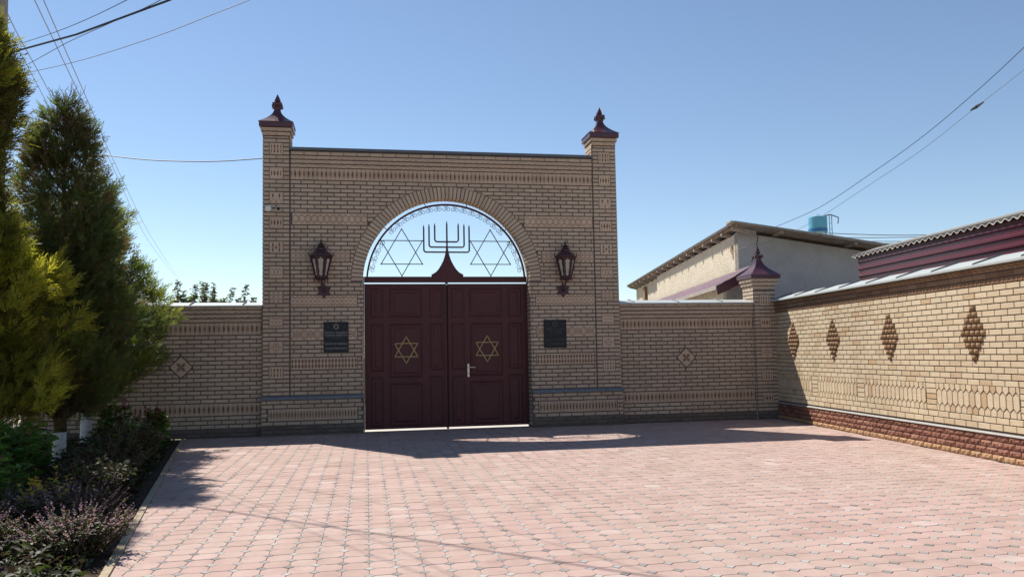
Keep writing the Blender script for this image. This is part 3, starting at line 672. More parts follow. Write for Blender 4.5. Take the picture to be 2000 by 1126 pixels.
# ------------------------------------------------------------------ sunlit side wall
SL = 12.0
c = MB(); c.box(0.0, SL, 0, .25, 0.38, 2.53); c.box(-.15, SL, -.02, .25, 0, .375)
rw = c.build('brick_wall', 'mortar'); rw.location = (8.84, 16.12, 0); rw.rotation_euler = (0, 0, math.atan2(-0.99397, -0.1097))
rw.matrix_basis = Matrix.Translation(rw.location) @ rw.rotation_euler.to_matrix().to_4x4()
tag(rw, 'long sunlit yellow brick wall with brown diamonds, picket pattern and red block plinth', 'wall', kind='thing')
bs = BrickSet(rw); LP = .2477
DC = [.99, 2.71, 4.63, 6.715, 8.78, 10.85]; COLS = [0.05, 1.88, 3.645, 5.69, 7.67, 9.72, 11.75]
p2 = .0828; zt = .966
heads = []
for di, s in enumerate(DC):
    for i, nn in enumerate((1, 2, 3, 4, 5, 4, 3, 2, 1)):
        k = 12-i; heads.append((s, k, nn))
hd = {}
for s, k, nn in heads: hd.setdefault(k, []).append((s-nn*.0525, s+nn*.0525))
for k in range(16):
    z0, z1 = zt+k*p2+.0065, zt+(k+1)*p2-.0075
    segs = [(0.006, SL-.01)]
    for g in hd.get(k, []): segs = [q for s in segs for q in ((s[0], min(s[1], g[0])), (max(s[0], g[1]), s[1])) if q[1]-q[0] > .02]
    for s in segs: bs.row(*s, z0, z1, pitch=LP, joint=.012, phase=(.124 if k % 2 else 0)+.102, mat='yellow', y=0)
for k in range(2):
    bs.row(.006, SL-.01, .392+k*.089+.004, .392+(k+1)*.089-.009, pitch=LP, joint=.012, phase=(.124 if k % 2 else 0)+.02, mat='yellow')
for cc in COLS:
    for k in range(5): bs.add(cc-.12, cc+.12, .57+k*.0792+.006, .57+(k+1)*.0792-.007, mat='yellow')
bs.build()
hm = MB()                                                  # one half-round header
N = 8; pr = [(-.05+.1*i/N, -.042*math.sin(PI*(i/N))**.6-.004) for i in range(N+1)]
hm.add([(x, yy, -.033) for x, yy in pr]+[(x, yy, .033) for x, yy in pr], [(i, i+1, N+2+i, N+1+i) for i in range(N)]+[tuple(range(N, -1, -1)), tuple(range(N+1, 2*N+2))])
hme = hm.mesh('round_header', 'brownhead'); hme.polygons.foreach_set('use_smooth', [len(p.vertices) == 4 for p in hme.polygons])
for s, k, nn in heads:
    for i in range(nn): link('round_header', hme, rw, (s+(i-(nn-1)/2)*.105, 0, zt+(k+.5)*p2))
# picket band between the brick columns
picks = {}
for a, b in zip(COLS[:-1], COLS[1:]):
    a += .135; b -= .135; n = round((b-a)/.118); w = (b-a)/n; H = .393; zb = .574
    for i in range(n):
        u = a+(i+.5)*w; g = .0095; hw = w/2-g
        picks.setdefault(('m', round(w, 4)), ([(-hw, .315*H), (0, .205*H), (hw, .315*H), (hw, .685*H), (0, .795*H), (-hw, .685*H)], []))[1].append(u)
    for i in range(n+1):
        u = a+i*w; l, r = (-hw if i else 0), (hw if i < n else 0)
        picks.setdefault(('b', round(w, 4), i == 0, i == n), ([(l, 0), (r, 0), (r, .15*H), (0, .262*H), (l, .15*H)], []))[1].append(u)
        picks.setdefault(('t', round(w, 4), i == 0, i == n), ([(l, H), (l, .85*H), (0, .738*H), (r, .85*H), (r, H)], []))[1].append(u)
pk = []
for key, (poly, us) in picks.items():
    poly = [p for i, p in enumerate(poly) if i == 0 or p != poly[i-1]]
    if key[0] == 'b' or key[0] == 't' or key[0] == 'm':
        q = MB(); q.prism(poly, -.017, 0); me = q.mesh('picket_tile', 'yellow')
        for u in us: pk.append((me, u))
pk.sort(key=lambda e: (0 if .3 < e[1] < 7.9 else 1, -e[1])); rest = MB()
for i, (me, u) in enumerate(pk):
    if i < 300: link('picket_tile', me, rw, (u, random.uniform(-.002, .001), .574))
    else: rest.add([(v.co.x+u, v.co.y, v.co.z+.574) for v in me.vertices], [tuple(p.vertices) for p in me.polygons])
if rest.v: tag(rest.build('picket_tiles', 'yellow', rw), kind='stuff')
# corbel courses and coping
for k, (fn, pr) in enumerate(((pat_lattice, .008), (None, .016), (pat_scallop, .024))):
    z0 = zt+16*p2+k*.081
    MB().box(0, SL, -pr, -.0005, z0+.0005, z0+.0805).build('corbel_core', 'mortar', rw)
    n = 46; w = SL/n
    if fn:
        me = tile_mesh('corbel_brick', fn, w-.006, .066, .012, p=.13 if fn is pat_scallop else .086)
        me2 = me.copy(); me2.materials[0] = MT['browntile']
    else: me2 = brick_mesh(w-.01, .064, .012, 'corbel')
    for i in range(n): link('corbel_brick', me2, rw, ((i+.5)*w, -pr, z0+.0405))
coping(rw, 0.0, SL, -.13, .33, 2.537, .14, [.22, 1.27, 2.2, 3.15, 4.1, 5.03, 5.95, 6.88, 7.8, 8.7, 9.6, 10.5, 11.4])
# plinth of split-faced blocks under a white ledge
MB().hexa([(0,-.062,.346),(SL,-.062,.346),(SL,-.001,.346),(0,-.001,.346)], [(0,-.058,.36),(SL,-.058,.36),(SL,0,.372),(0,0,.372)]).build('ledge', 'whiteledge', rw)
variants = {}
for mt in ('redblock', 'tanblock'):
    for v in range(7):
        w, h = .206, .074; nx, nz = 6, 3; mb = MB(); r = random.Random(v+3)
        pts = []
        for j in range(nz+1):
            for i in range(nx+1):
                e = i in (0, nx) or j in (0, nz); d = .004 if e else .014+r.uniform(-.007, .011)
                pts.append((-w/2+w*i/nx+(0 if e else r.uniform(-.01, .01)), -d-.012, -h/2+h*j/nz+(0 if e else r.uniform(-.006, .006))))
        fs = [(j*(nx+1)+i, j*(nx+1)+i+1, (j+1)*(nx+1)+i+1, (j+1)*(nx+1)+i) for j in range(nz) for i in range(nx)]
        o = len(pts); ring = [i for i in range(nx+1)]+[j*(nx+1)+nx for j in range(1, nz+1)]+[nz*(nx+1)+i for i in range(nx-1, -1, -1)]+[j*(nx+1) for j in range(nz-1, 0, -1)]
        pts += [(pts[i][0], 0, pts[i][2]) for i in ring]; mth_ = len(ring)
        fs += [(ring[i], o+i, o+(i+1) % mth_, ring[(i+1) % mth_]) for i in range(mth_)]
        mb.add(pts, fs); variants[(mt, v)] = mb.mesh('split_block', mt)
blocks = []
for k in range(4):
    u = (.218/2 if k % 2 else 0)+.02
    while u < SL-.1: blocks.append((u+.109, k)); u += .218
blocks.sort(key=lambda e: (0 if e[0] < 8.3 else 1, -e[0])); rest = {}
for i, (u, k) in enumerate(blocks):
    mt = 'tanblock' if k == 0 else 'redblock'; v = random.randrange(7); me = variants[(mt, v)]
    if i < 300: link('split_block', me, rw, (u, -.02, .0015+(k+.5)*.0855))
    else:
        rest.setdefault(mt, MB()).add([(q.co.x+u, q.co.y-.02, q.co.z+.0015+(k+.5)*.0855) for q in me.vertices], [tuple(p.vertices) for p in me.polygons])
for mt, mb in rest.items(): tag(mb.build('split_blockwork', mt, rw), kind='stuff')

# ------------------------------------------------------------------ metal gate
GY = 16.30
gt = empty('metal_gate', (0, GY, 0), 'maroon double metal gate with gold stars, menorah and scrollwork filling the archway', 'gate')
def star_bars(mb, cx, cz, R, w, y0, y1, sx=1.0):
    for s in (1, -1):
        p = [(cx+sx*R*math.sin(a), cz+s*R*math.cos(a)) for a in (0, 2*PI/3, 4*PI/3)]
        for i in range(3):
            a, b = Vector(p[i]), Vector(p[(i+1) % 3]); d = (b-a).normalized(); n_ = Vector((-d.y, d.x))*w/2; a2, b2 = a-d*w*.8, b+d*w*.8
            off = .0 if s > 0 else .0015
            q = [a2-n_, b2-n_, b2+n_, a2+n_]
            mb.prism([(v.x, v.y) for v in q], y0+off, y1+off)
    return mb
def moulding(x0, z0, x1, z1, y, parent, wd=.05):
    mb = MB()
    def ringpts(i, yy): return [(x0+i, yy, z0+i), (x1-i, yy, z0+i), (x1-i, yy, z1-i), (x0+i, yy, z1-i)]
    prof = [(0, y), (.008, y-.011), (.024, y-.014), (wd*.6, y-.008), (wd, y-.002), (wd+.03, y-.002), (wd+.055, y-.009)]
    vs_ = [p for i, yy in prof for p in ringpts(i, yy)]; fs = []
    for k in range(len(prof)-1):
        for i in range(4): j = (i+1) % 4; fs.append((k*4+i, k*4+j, (k+1)*4+j, (k+1)*4+i))
    fs.append(tuple((len(prof)-1)*4+i for i in range(4))); mb.add(vs_, fs); return mb.build('panel', 'maroon', parent)
for sgn, x0, x1 in ((-1, -.035, 1.622), (1, 1.658, 3.322)):
    lf = MB().box(x0, x1, 0, .05, .038, 2.972).build('gate_leaf', 'maroon', gt)
    fr = MB()
    e = .045
    for q in ((x0+.001, x0+e, .052, 2.963), (x1-e, x1-.001, .052, 2.963)): fr.box(q[0], q[1], -.018, -.0005, q[2], q[3])
    for z in (.052, 2.92): fr.box(x0+e+.001, x1-e-.001, -.018, -.0005, z, z+.042)
    fr.build('leaf_border', 'maroon', lf)
    xs_ = [(.09, .345), (.47, 1.13), (1.285, 1.54)] if sgn < 0 else [(1.735, 2.0), (2.11, 2.79), (2.915, 3.2)]
    for ci, (a, b) in enumerate(xs_):
        rows = [(2.28, 2.88), (1.065 if ci == 1 else 1.2, 2.16), (.09, .965 if ci == 1 else 1.085)]
        for z0, z1 in rows: moulding(a, z0, b, z1, -.0006, lf, .05 if ci == 1 else .04)
    cx = .798 if sgn < 0 else 2.46
    star_bars(MB(), cx, 1.62, .27, .02, -.038, -.026).build('star', 'gold', lf)
hl = MB().box(2.045, 2.082, -.034, -.019, 1.05, 1.315).build('handle', 'chrome', [o for o in gt.children if o.name.startswith('gate_leaf')][1])
MB().tube([(2.064,-.035,1.25),(2.064,-.075,1.25),(2.09,-.08,1.248),(2.20,-.08,1.24)], .009, 8).build('lever', 'chrome', hl)
MB().rings([(.011,0),(.011,.006)], 10, 0, 0, 0).build('keyhole', 'black', hl).matrix_basis = Matrix.Translation((2.064,-.034,1.12)) @ Matrix.Rotation(PI/2, 4, 'X')
# fixed frame
FC, FZ, FR = 1.655, 2.985, 1.655
fm = MB(); fm.box(-.035, 3.325, -.005, .055, 3.0, 3.12)
fm.box(1.612, 1.664, .0, .05, 2.966, 2.999)
fm.build('transom', 'maroon', gt)
fz = MB(); fz.box(-.056, -.037, .03, .09, 0, 3.12); fz.box(3.324, 3.338, -.004, .09, 0, 2.999); fz.box(1.615, 1.66, .055, .09, 0, 2.96)
fz.build('gate_post', 'maroon', gt)
ring = MB(); a0 = math.asin((3.121-FZ)/FR); NS = 64
for i in range(NS):
    a, b = (a0+(PI-2*a0)*k/NS for k in (i, i+1))
    p = [(FC+r*math.cos(t), FZ+r*math.sin(t)) for r, t in ((FR-.036, a), (FR, a), (FR, b), (FR-.036, b))]
    ring.prism([p[0], p[1], p[2], p[3]], 0, .045)
rg = ring.build('arch_frame', 'maroon', gt)
for ang in (42, 75, 105, 138):
    t = math.radians(ang); MB().tube([(FC+FR*math.cos(t), .03, FZ+FR*math.sin(t)), (AC+(ARI+.01)*math.cos(t), .04, SZ+(ARI+.01)*math.sin(t))], .008, 6).build('bracket', 'maroon', rg)
def spiral(cx, cz, r0, a0_, turns, sgn, n=16):
    return [(cx+r0*(1-.72*i/n)*math.cos(a0_+sgn*turns*2*PI*i/n), .022, cz+r0*(1-.72*i/n)*math.sin(a0_+sgn*turns*2*PI*i/n)) for i in range(n+1)]
NSC = 25
for i in range(NSC):
    t = a0+.06+(PI-2*a0-.12)*(i+.5)/NSC; half = (PI-2*a0-.12)/NSC/2
    mb = MB(); d = Vector((math.cos(t), math.sin(t))); tn = Vector((-d.y, d.x)); base = FR-.04
    if i in (4, 20): continue
    for s in (-1, 1):
        o = Vector((FC, FZ))+d*base
        uw = [(-.045, -.004), (-.022, .010)]
        for q in range(19):
            f = q/18; an = math.radians(225-420*f); rr = .047*(1-.62*f); uw.append((.042+rr*math.cos(an), .064+rr*math.sin(an)))
        pts = [o+tn*s*u-d*w_ for u, w_ in uw]
        mb.tube([(p.x, .022, p.y) for p in pts], .0056, 5)
    mb.build('scroll', 'bronze', rg)
for cx in (.728, 2.57):
    tr = star_bars(MB(), cx, 3.622, .485, .017, .01, .024, 1.005).build('arch_star', 'bronze', gt)
mn = [(1.33,3.12),(1.33,3.165),(1.36,3.18),(1.42,3.215),(1.48,3.28),(1.535,3.37),(1.58,3.46),(1.61,3.55),(1.628,3.63),(1.64,3.72),(1.678,3.72),(1.69,3.63),(1.71,3.55),(1.74,3.46),(1.785,3.37),(1.84,3.28),(1.9,3.215),(1.96,3.18),(1.99,3.165),(1.99,3.12)]
men = MB().prism(mn, .008, .04).build('menorah', 'maroon', gt)
for x0, x1, zb, t0, t1 in ((1.18, 2.125, 3.632, 4.195, 4.205), (1.29, 2.018, 3.736, 4.218, 4.225), (1.408, 1.898, 3.848, 4.232, 4.24)):
    def arm(x, top, s):
        r = .05; pts = [(1.659, .024, zb)]+[(x-s*(r-r*math.sin(q*PI/8)), .024, zb+r-r*math.cos(q*PI/8)) for q in range(5)]
        return pts+[(x, .024, top-.06), (x, .024, top)]
    for x, tp, s in ((x0, t0, -1), (x1, t1, 1)):
        pts = arm(x, tp, s); MB().tube(pts, [.017]*(len(pts)-2)+[.017, .006], 8).build('arm', 'bronze', men)
MB().tube([(1.659,.024,3.6),(1.659,.024,4.21),(1.659,.024,4.28)], [.02,.017,.006], 8).build('arm', 'bronze', men)

# ------------------------------------------------------------------ wall lanterns
def lantern(x, label, lean):
    t = empty('wall_lantern', (x, 15.98, 2.80), label, 'lantern', 'lanterns on the gateway')
    pl_ = MB(); st = []
    for i in range(12): r = .155 if i % 2 == 0 else .09; a = PI/2+i*PI/6; st.append((r*math.cos(a), r*math.sin(a)))
    pl_.prism(st, -.022, .004); pl_.rings([(.045,-.0225)], 10) if False else None
    plate = pl_.build('bracket_plate', 'lampmetal', t)
    MB().tube([(0,-.022,0),(0,-.09,-.005),(0,-.15,.04),(lean*.5,-.17,.12),(lean,-.17,.215)], .018, 8).build('bracket_arm', 'lampmetal', t)
    cx, cy = lean, -.17
    fr = MB(); fr.rings([(.05,.2),(.11,.235),(.125,.245),(.125,.27),(.11,.283)], 6, 0, cx, cy)
    for k in range(6):
        a = k*PI/3; ca, sa = math.cos(a), math.sin(a)
        fr.tube([(cx+.112*ca,cy+.112*sa,.27),(cx+.205*ca,cy+.205*sa,.665)], .013, 5)
        fr.tube([(cx+.12*ca,cy+.12*sa,.25),(cx+.128*ca,cy+.128*sa,.20),(cx+.11*ca,cy+.11*sa,.175)], [.012,.01,.003], 5)
        a2 = a+PI/6; c2, s2 = math.cos(a2), math.sin(a2)
        fr.tube([(cx+.106*c2,cy+.106*s2,.25),(cx+.112*c2,cy+.112*s2,.205)], [.02,.004], 5)
    fr.build('frame', 'lampmetal', t)
    for k in range(6):
        a, b = k*PI/3, (k+1)*PI/3
        r0, r1 = .107, .196
        q = [Vector((cx+r0*math.cos(a), cy+r0*math.sin(a), .285)), Vector((cx+r0*math.cos(b), cy+r0*math.sin(b), .285)), Vector((cx+r1*math.cos(b), cy+r1*math.sin(b), .655)), Vector((cx+r1*math.cos(a), cy+r1*math.sin(a), .655))]
        n_ = (q[1]-q[0]).cross(q[3]-q[0]).normalized()*.004
        pane = MB().hexa([q[0]-n_, q[1]-n_, q[1], q[0]], [q[3]-n_, q[2]-n_, q[2], q[3]]).build('pane', 'glass', t)
        dec = MB()                                         # cut-metal border round the pane: cusped head and sides
        def pt(u, v): return (q[0]*(1-u)+q[1]*u)*(1-v)+(q[3]*(1-u)+q[2]*u)*v
        nrm = n_*1.5
        L = [(.0,0),(.3,0),(.24,.1),(.3,.2),(.22,.45),(.27,.7),(.2,.8),(.33,.9),(.42,.88),(.5,.97),(.5,1),(0,1)]
        for mirror in (False, True):
            P_ = [pt(1-u if mirror else u, v) for u, v in L]
            for i in range(1, len(L)-2):
                A = pt(1 if mirror else 0, L[i][1]); B_ = pt(1 if mirror else 0, L[i+1][1]); c_, d_ = P_[i], P_[i+1]
                quad = [A+nrm, c_+nrm, d_+nrm, B_+nrm]
                if mirror: quad = quad[::-1]
                dec.hexa([v-nrm*.5 for v in quad], quad)
        dec.build('pane_border', 'lampmetal', pane)
    rf = MB(); rf.rings([(.215,.655),(.232,.668),(.232,.69),(.2,.705),(.15,.75),(.1,.79),(.09,.80),(.09,.83),(.105,.84),(.075,.85),(.05,.88),(.045,.9),(.085,.91),(.02,.925),(.018,.94)], 6, 0, cx, cy)
    r_ = rf.build('roof', 'lampmetal', t)
    MB().rings([(.012,.936),(.03,.955),(.026,.98),(.008,1.0),(.003,1.04)], 8, 0, cx, cy).build('finial', 'bronze', r_)
    ho = MB()
    for k in range(6):
        a = k*PI/3; ca, sa = math.cos(a), math.sin(a)
        ho.tube([(cx+.215*ca,cy+.215*sa,.68),(cx+.24*ca,cy+.24*sa,.71),(cx+.235*ca,cy+.235*sa,.745),(cx+.215*ca,cy+.215*sa,.735)], [.012,.01,.008,.004], 5)
    ho.build('roof_scrolls', 'lampmetal', r_)
lantern(-.812, 'dark maroon lantern on the brick pier left of the gate, above the Cyrillic plaque', -.045)
lantern(4.03, 'dark maroon lantern on the brick pier right of the gate, above the fainter plaque', .03)

# ------------------------------------------------------------------ plaques
def text_mesh(s, size, width, mat, name, parent, cx, cz, y, bold=0.0):
    cu = bpy.data.curves.new(name, 'FONT'); cu.body = s; cu.size = size; cu.align_x = 'CENTER'; cu.align_y = 'CENTER'; cu.extrude = .0015; cu.resolution_u = 2; cu.offset = bold
    o = bpy.data.objects.new(name, cu); C.objects.link(o); bpy.context.view_layer.update()
    me = bpy.data.meshes.new_from_object(o.evaluated_get(bpy.context.evaluated_depsgraph_get())); me.name = name
    C.objects.unlink(o); bpy.data.objects.remove(o)
    me.materials.clear(); me.materials.append(MT[mat]); 
    xs = [v.co.x for v in me.vertices] or [0]; w = max(xs)-min(xs) or 1; mx = (max(xs)+min(xs))/2; k = min(width/w, 1.25)
    for v in me.vertices: v.co = ((v.co.x-mx)*k, -v.co.z, v.co.y)
    return link(name, me, parent, (cx, y, cz))
def plaque(x, z, w, h, label, lines, mat, dim):
    t = MB(); c = .004
    t.hexa([(-w/2,-.022,-h/2),(w/2,-.022,-h/2),(w/2,.0,-h/2),(-w/2,.0,-h/2)], [(-w/2,-.022,h/2),(w/2,-.022,h/2),(w/2,.0,h/2),(-w/2,.0,h/2)])
    o = t.build('stone_plaque', 'granite'); o.location = (x, 15.984, z); tag(o, label, 'plaque')
    star_bars(MB(), 0, h*.345, .062, .013, -.0245, -.0222).build('star', mat, o)
    for s, sz, zz, wd in lines: text_mesh(s, sz, wd, mat, 'inscription', o, 0, zz, -.0238, .0012)
    MB().box(-.125, .125, -.0245, -.0222, -.012-.004, -.012).build('rule', mat, o)
    for sx in (-1, 1):
        for sz in ((.34,) if dim else (.34, -.36)):
            b = MB().rings([(.008,0),(.006,.006)], 8).build('bolt', 'engrave', o); b.matrix_basis = Matrix.Translation((sx*w*.32, -.022, sz*h)) @ Matrix.Rotation(PI/2, 4, 'X')
plaque(-.583, 1.897, .48, .595, 'black granite plaque with grey Cyrillic lettering and star, left of the gate',
       [('Марғилон шаҳридаги', .062, .43, .43), ('яҳудийлар қабристони', .06, .43, .43), ('Еврейское кладбище', .06, .43, .43), ('города Маргилана', .06, .4, .4)][:0] +
       [('Марғилон шаҳридаги', .062, .088, .44), ('яҳудийлар қабристони', .062, .005+.03, .44), ('Еврейское кладбище', .062, -.13, .43), ('города Маргилана', .062, -.222, .43)], 'engrave', False)
plaque(3.84, 1.903, .477, .58, 'black granite plaque with faint Hebrew and Latin lettering, right of the gate',
       [('ןימלעה תיב', .085, .095, .41), ('ןליגרמ', .08, .035, .3), ('JEWISH CEMETERY', .06, -.13, .42), ('OF MARGILAN', .06, -.21, .38)], 'engrave_faint', True)

# ------------------------------------------------------------------ cameras on the tower
t = empty('security_camera', (-1.875, 15.985, 4.425), 'white round dome camera on the left tower', 'camera', 'security cameras on the tower')
o = MB().rings([(.062,0),(.062,.025),(.05,.045),(.025,.058)], 20).build('dome', 'white', t); o.rotation_euler = (PI/2, 0, 0)
t = empty('security_camera', (-1.69, 15.985, 4.425), 'bullet camera with black lens on white bracket, left tower', 'camera', 'security cameras on the tower')
o = MB().rings([(.045,0),(.045,.012),(.02,.018),(.018,.05)], 14).build('mount', 'white', t); o.rotation_euler = (PI/2, 0, 0)
b_ = MB().tube([(0,-.03,0),(.02,-.16,-.025)], .034, 14).build('body', 'white', t); MB().tube([(.02,-.1605,-.0251),(.0245,-.19,-.03)], .037, 14).build('lens_hood', 'black', b_)

# ------------------------------------------------------------------ neighbours' buildings beyond the walls
U = Vector((.181, .983, 0)); V = Vector((.983, -.181, 0)); BA = Vector((9.22, 18.48, 0)); Zv = Vector((0, 0, 1))
def bp(u, v, z): return BA+U*u+V*v+Zv*z
barn = empty('plastered_barn', tuple(BA), 'large rough plastered barn with corrugated slate roof behind the corner pillar', 'barn')
def bl(mb): mb.v = [tuple(Vector(p)-BA) for p in mb.v]; return mb
def ztop(v): return 4.46-0.172*v
LW = 17.3
wl_ = MB()                                                 # sunny long wall in two thicknesses, with a post between
nseg = 40
for i in range(nseg):
    a, b = (11.2*k/nseg for k in (i, i+1)); wl_.hexa([bp(a,0,0),bp(b,0,0),bp(b,.35,0),bp(a,.35,0)], [bp(a,0,4.44),bp(b,0,4.44),bp(b,.35,4.38),bp(a,.35,4.38)])
bl(wl_).build('wall', 'plaster', barn)
w2 = MB(); w2.hexa([bp(11.22,.14,0),bp(LW,.14,0),bp(LW,.45,0),bp(11.22,.45,0)], [bp(11.22,.14,4.44),bp(LW,.14,4.44),bp(LW,.45,4.4),bp(11.22,.45,4.4)]); bl(w2).build('wall', 'plaster', barn)
ps = MB(); ps.hexa([bp(14.3,.02,0),bp(14.75,.02,0),bp(14.75,.137,0),bp(14.3,.137,0)], [bp(14.3,.02,4.3),bp(14.75,.02,4.3),bp(14.75,.137,4.3),bp(14.3,.137,4.3)]); bl(ps).build('wall_post', 'timber', barn)
w3 = MB(); w3.hexa([bp(-.004,.0,0),bp(-.004,8,0),bp(.3,8,0),bp(.3,.0,0)], [bp(-.004,.0,ztop(0)),bp(-.004,8,ztop(8)),bp(.3,8,ztop(8)),bp(.3,.0,ztop(0))]); bl(w3).build('gable_wall', 'render', barn)
w4 = MB(); w4.hexa([bp(LW-.3,.5,0),bp(LW-.3,8,0),bp(LW,8,0),bp(LW,.5,0)], [bp(LW-.3,.5,4.3),bp(LW-.3,8,3.05),bp(LW,8,3.05),bp(LW,.5,4.3)]); bl(w4).build('far_wall', 'render', barn)
hole = MB(); hole.box(-.15, .15, -.0, .05, 0, 1)
def niche(u, z, pts, nm):
    mb = MB(); q = [bp(u+a, -.004, z+b) for a, b in pts]; q2 = [bp(u+a, .0, z+b) for a, b in pts]
    n = len(pts); mb.add(q+q2, [tuple(range(n-1, -1, -1)), tuple(range(n, 2*n))]+[(i, (i+1) % n, n+(i+1) % n, n+i) for i in range(n)]); bl(mb).build(nm, 'timber', barn)
niche(.47, 3.93, [(-.07,-.12),(.02,-.12),(.05,.0),(.25,.17),(.1,.28),(-.1,.2)], 'vent_hole')
niche(6.2, 3.0, [(-.05,-.2),(.15,-.2),(.12,.2),(0,.25)], 'vent_hole')
# roof: corrugated slate falling away from the sunny wall
def zroof(v): return 4.585-0.172*v
rf = []; nu = int((LW+1.0)/.034); us = [-.62+i*.034 for i in range(nu+1)]; vsr = [-.25, 2.0, 4.5, 8.4]
VV = np.array([[tuple(bp(u, v, zroof(v)+.034*math.sin(u/.17*2*PI)+.012*(j % 2))-BA) for u in us] for j, v in enumerate(vsr)]).reshape(-1, 3)
n1 = len(us); i_ = (np.arange(len(vsr)-1)[:, None]*n1+np.arange(n1-1)[None]).ravel(); F = np.stack([i_, i_+1, i_+1+n1, i_+n1], -1)
VB = VV.copy(); VB[:, 2] -= .016; o_ = len(VV)
rim = list(range(n1)); F2 = np.array([(i, i+1, i+1+o_, i+o_) for i in range(n1-1)]+[(r*n1, (r+1)*n1, (r+1)*n1+o_, r*n1+o_) for r in range(len(vsr)-1)])
rme = fast_mesh('roof', np.vstack([VV, VB]), np.vstack([F, F[:, ::-1]+o_, F2]), 'slate', smooth=False); roof = link('roof', rme, barn)
for i in range(18):                                        # rafter tails and the eaves board
    u = -.35+i*1.02+random.uniform(-.06, .06); mb = MB(); mb.hexa([bp(u,-.23,zroof(-.23)-.16),bp(u+.09,-.23,zroof(-.23)-.16),bp(u+.09,.36,zroof(.36)-.2),bp(u,.36,zroof(.36)-.2)], [bp(u,-.23,zroof(-.23)-.088),bp(u+.09,-.23,zroof(-.23)-.088),bp(u+.09,.36,zroof(.36)-.088),bp(u,.36,zroof(.36)-.088)]); bl(mb).build('rafter', 'greywood', roof)
mb = MB(); mb.hexa([bp(-.6,-.17,zroof(-.17)-.085),bp(LW+.35,-.17,zroof(-.17)-.085),bp(LW+.35,-.145,zroof(-.15)-.085),bp(-.6,-.145,zroof(-.15)-.085)], [bp(-.6,-.17,zroof(-.17)-.032),bp(LW+.35,-.17,zroof(-.17)-.032),bp(LW+.35,-.145,zroof(-.15)-.032),bp(-.6,-.145,zroof(-.15)-.032)]); bl(mb).build('eaves_board', 'timber', roof)
for v in (.9, 2.7, 4.5, 6.3):
    mb = MB(); mb.hexa([bp(-.58,v,zroof(v)-.1),bp(-.58,v+.07,zroof(v)-.11),bp(.1,v+.07,zroof(v)-.11),bp(.1,v,zroof(v)-.1)], [bp(-.58,v,zroof(v)-.035),bp(-.58,v+.07,zroof(v)-.045),bp(.1,v+.07,zroof(v)-.045),bp(.1,v,zroof(v)-.035)]); bl(mb).build('purlin', 'greywood', roof)
v = -.34
while v < 8.2:                                             # loose slate edge sheets along the gable verge
    L = 1.12; dz = random.uniform(-.02, .03); mb = MB(); e = min(v+L, 8.35)
    mb.hexa([bp(-.66,v,zroof(v)-.03+dz),bp(-.66,e,zroof(e)-.03+dz*.2),bp(-.2,e,zroof(e)-.03),bp(-.2,v,zroof(v)-.03)], [bp(-.66,v,zroof(v)-.005+dz),bp(-.66,e,zroof(e)-.005+dz*.2),bp(-.2,e,zroof(e)-.005+.03),bp(-.2,v,zroof(v)-.005+.03)]); bl(mb).build('verge_sheet', 'slate', roof); v = e-.06
# little house with purple roof in front of it
hs = empty('purple_roofed_shed', (8.3, 17.0, 0), 'small shed with purple metal roof between the corner pillar and the barn', 'shed'); HB = Vector((8.3, 17.0, 0))
def hl_(mb): mb.v = [tuple(Vector(p)-HB) for p in mb.v]; return mb
R0, E0 = Vector((8.82, 17.08, 3.45)), Vector((8.0, 17.2, 3.0))
RL = 15.5; pr_ = MB(); n = 62
for i in range(n):
    u = RL*i/n; w = RL/n; f = w*.34
    a, b, c_, d_ = E0+U*u, E0+U*(u+w-f), R0+U*(u+w-f), R0+U*u
    dn = Vector((0, 0, -.012)); pr_.hexa([a+dn, b+dn, c_+dn, d_+dn], [a, b, c_, d_])
    a, b, c_, d_ = E0+U*(u+w-f+.001), E0+U*(u+w-.001), R0+U*(u+w-.001), R0+U*(u+w-f+.001)
    up_ = Vector((0, 0, .014)); pr_.hexa([a+dn, b+dn, c_+dn, d_+dn], [a+up_, b+up_, c_+up_, d_+up_])
hr = hl_(pr_).build('roof', 'purpleroof', hs)
mb = MB(); mb.hexa([E0+Vector((0,0,-.09)), E0+U*RL+Vector((0,0,-.09)), E0+U*RL+V*.03+Vector((0,0,-.09)), E0+V*.03+Vector((0,0,-.09))], [E0+Vector((0,0,-.015)), E0+U*RL+Vector((0,0,-.015)), E0+U*RL+V*.03+Vector((0,0,-.015)), E0+V*.03+Vector((0,0,-.015))]); hl_(mb).build('fascia', 'greywood', hr)
mb = MB(); q = [E0+Vector((0,0,-.02))-U*.015, E0+Vector((.03,0,-.22))-U*.015, R0+Vector((.1,0,-.26))-U*.015, R0+Vector((.1,0,.02))-U*.015]; mb.add(q+[p+U*.014 for p in q], [(0,1,2,3),(7,6,5,4),(0,4,5,1),(1,5,6,2),(2,6,7,3),(3,7,4,0)]); hl_(mb).build('gable_flashing', 'capmetal', hr)
mb = MB(); a = E0+V*.28+U*.2; b = E0+V*.28+U*RL; mb.hexa([Vector((a.x,a.y,0)),Vector((b.x,b.y,0)),Vector((b.x+.2,b.y,0)),Vector((a.x+.2,a.y,0))], [Vector((a.x,a.y,3.1)),Vector((b.x,b.y,3.1)),Vector((b.x+.2,b.y,3.1)),Vector((a.x+.2,a.y,3.1))]); hl_(mb).build('wall', 'plaster', hs)
mb = MB(); a = E0+V*.24+U*.05; mb.hexa([Vector((a.x+q[0],a.y+q[1],0)) for q in ((0,0),(.4,0),(.4,.14),(0,.14))], [Vector((a.x+q[0],a.y+q[1],3.12)) for q in ((0,0),(.4,0),(.4,.14),(0,.14))]); hl_(mb).build('board_post', 'greywood', hs)
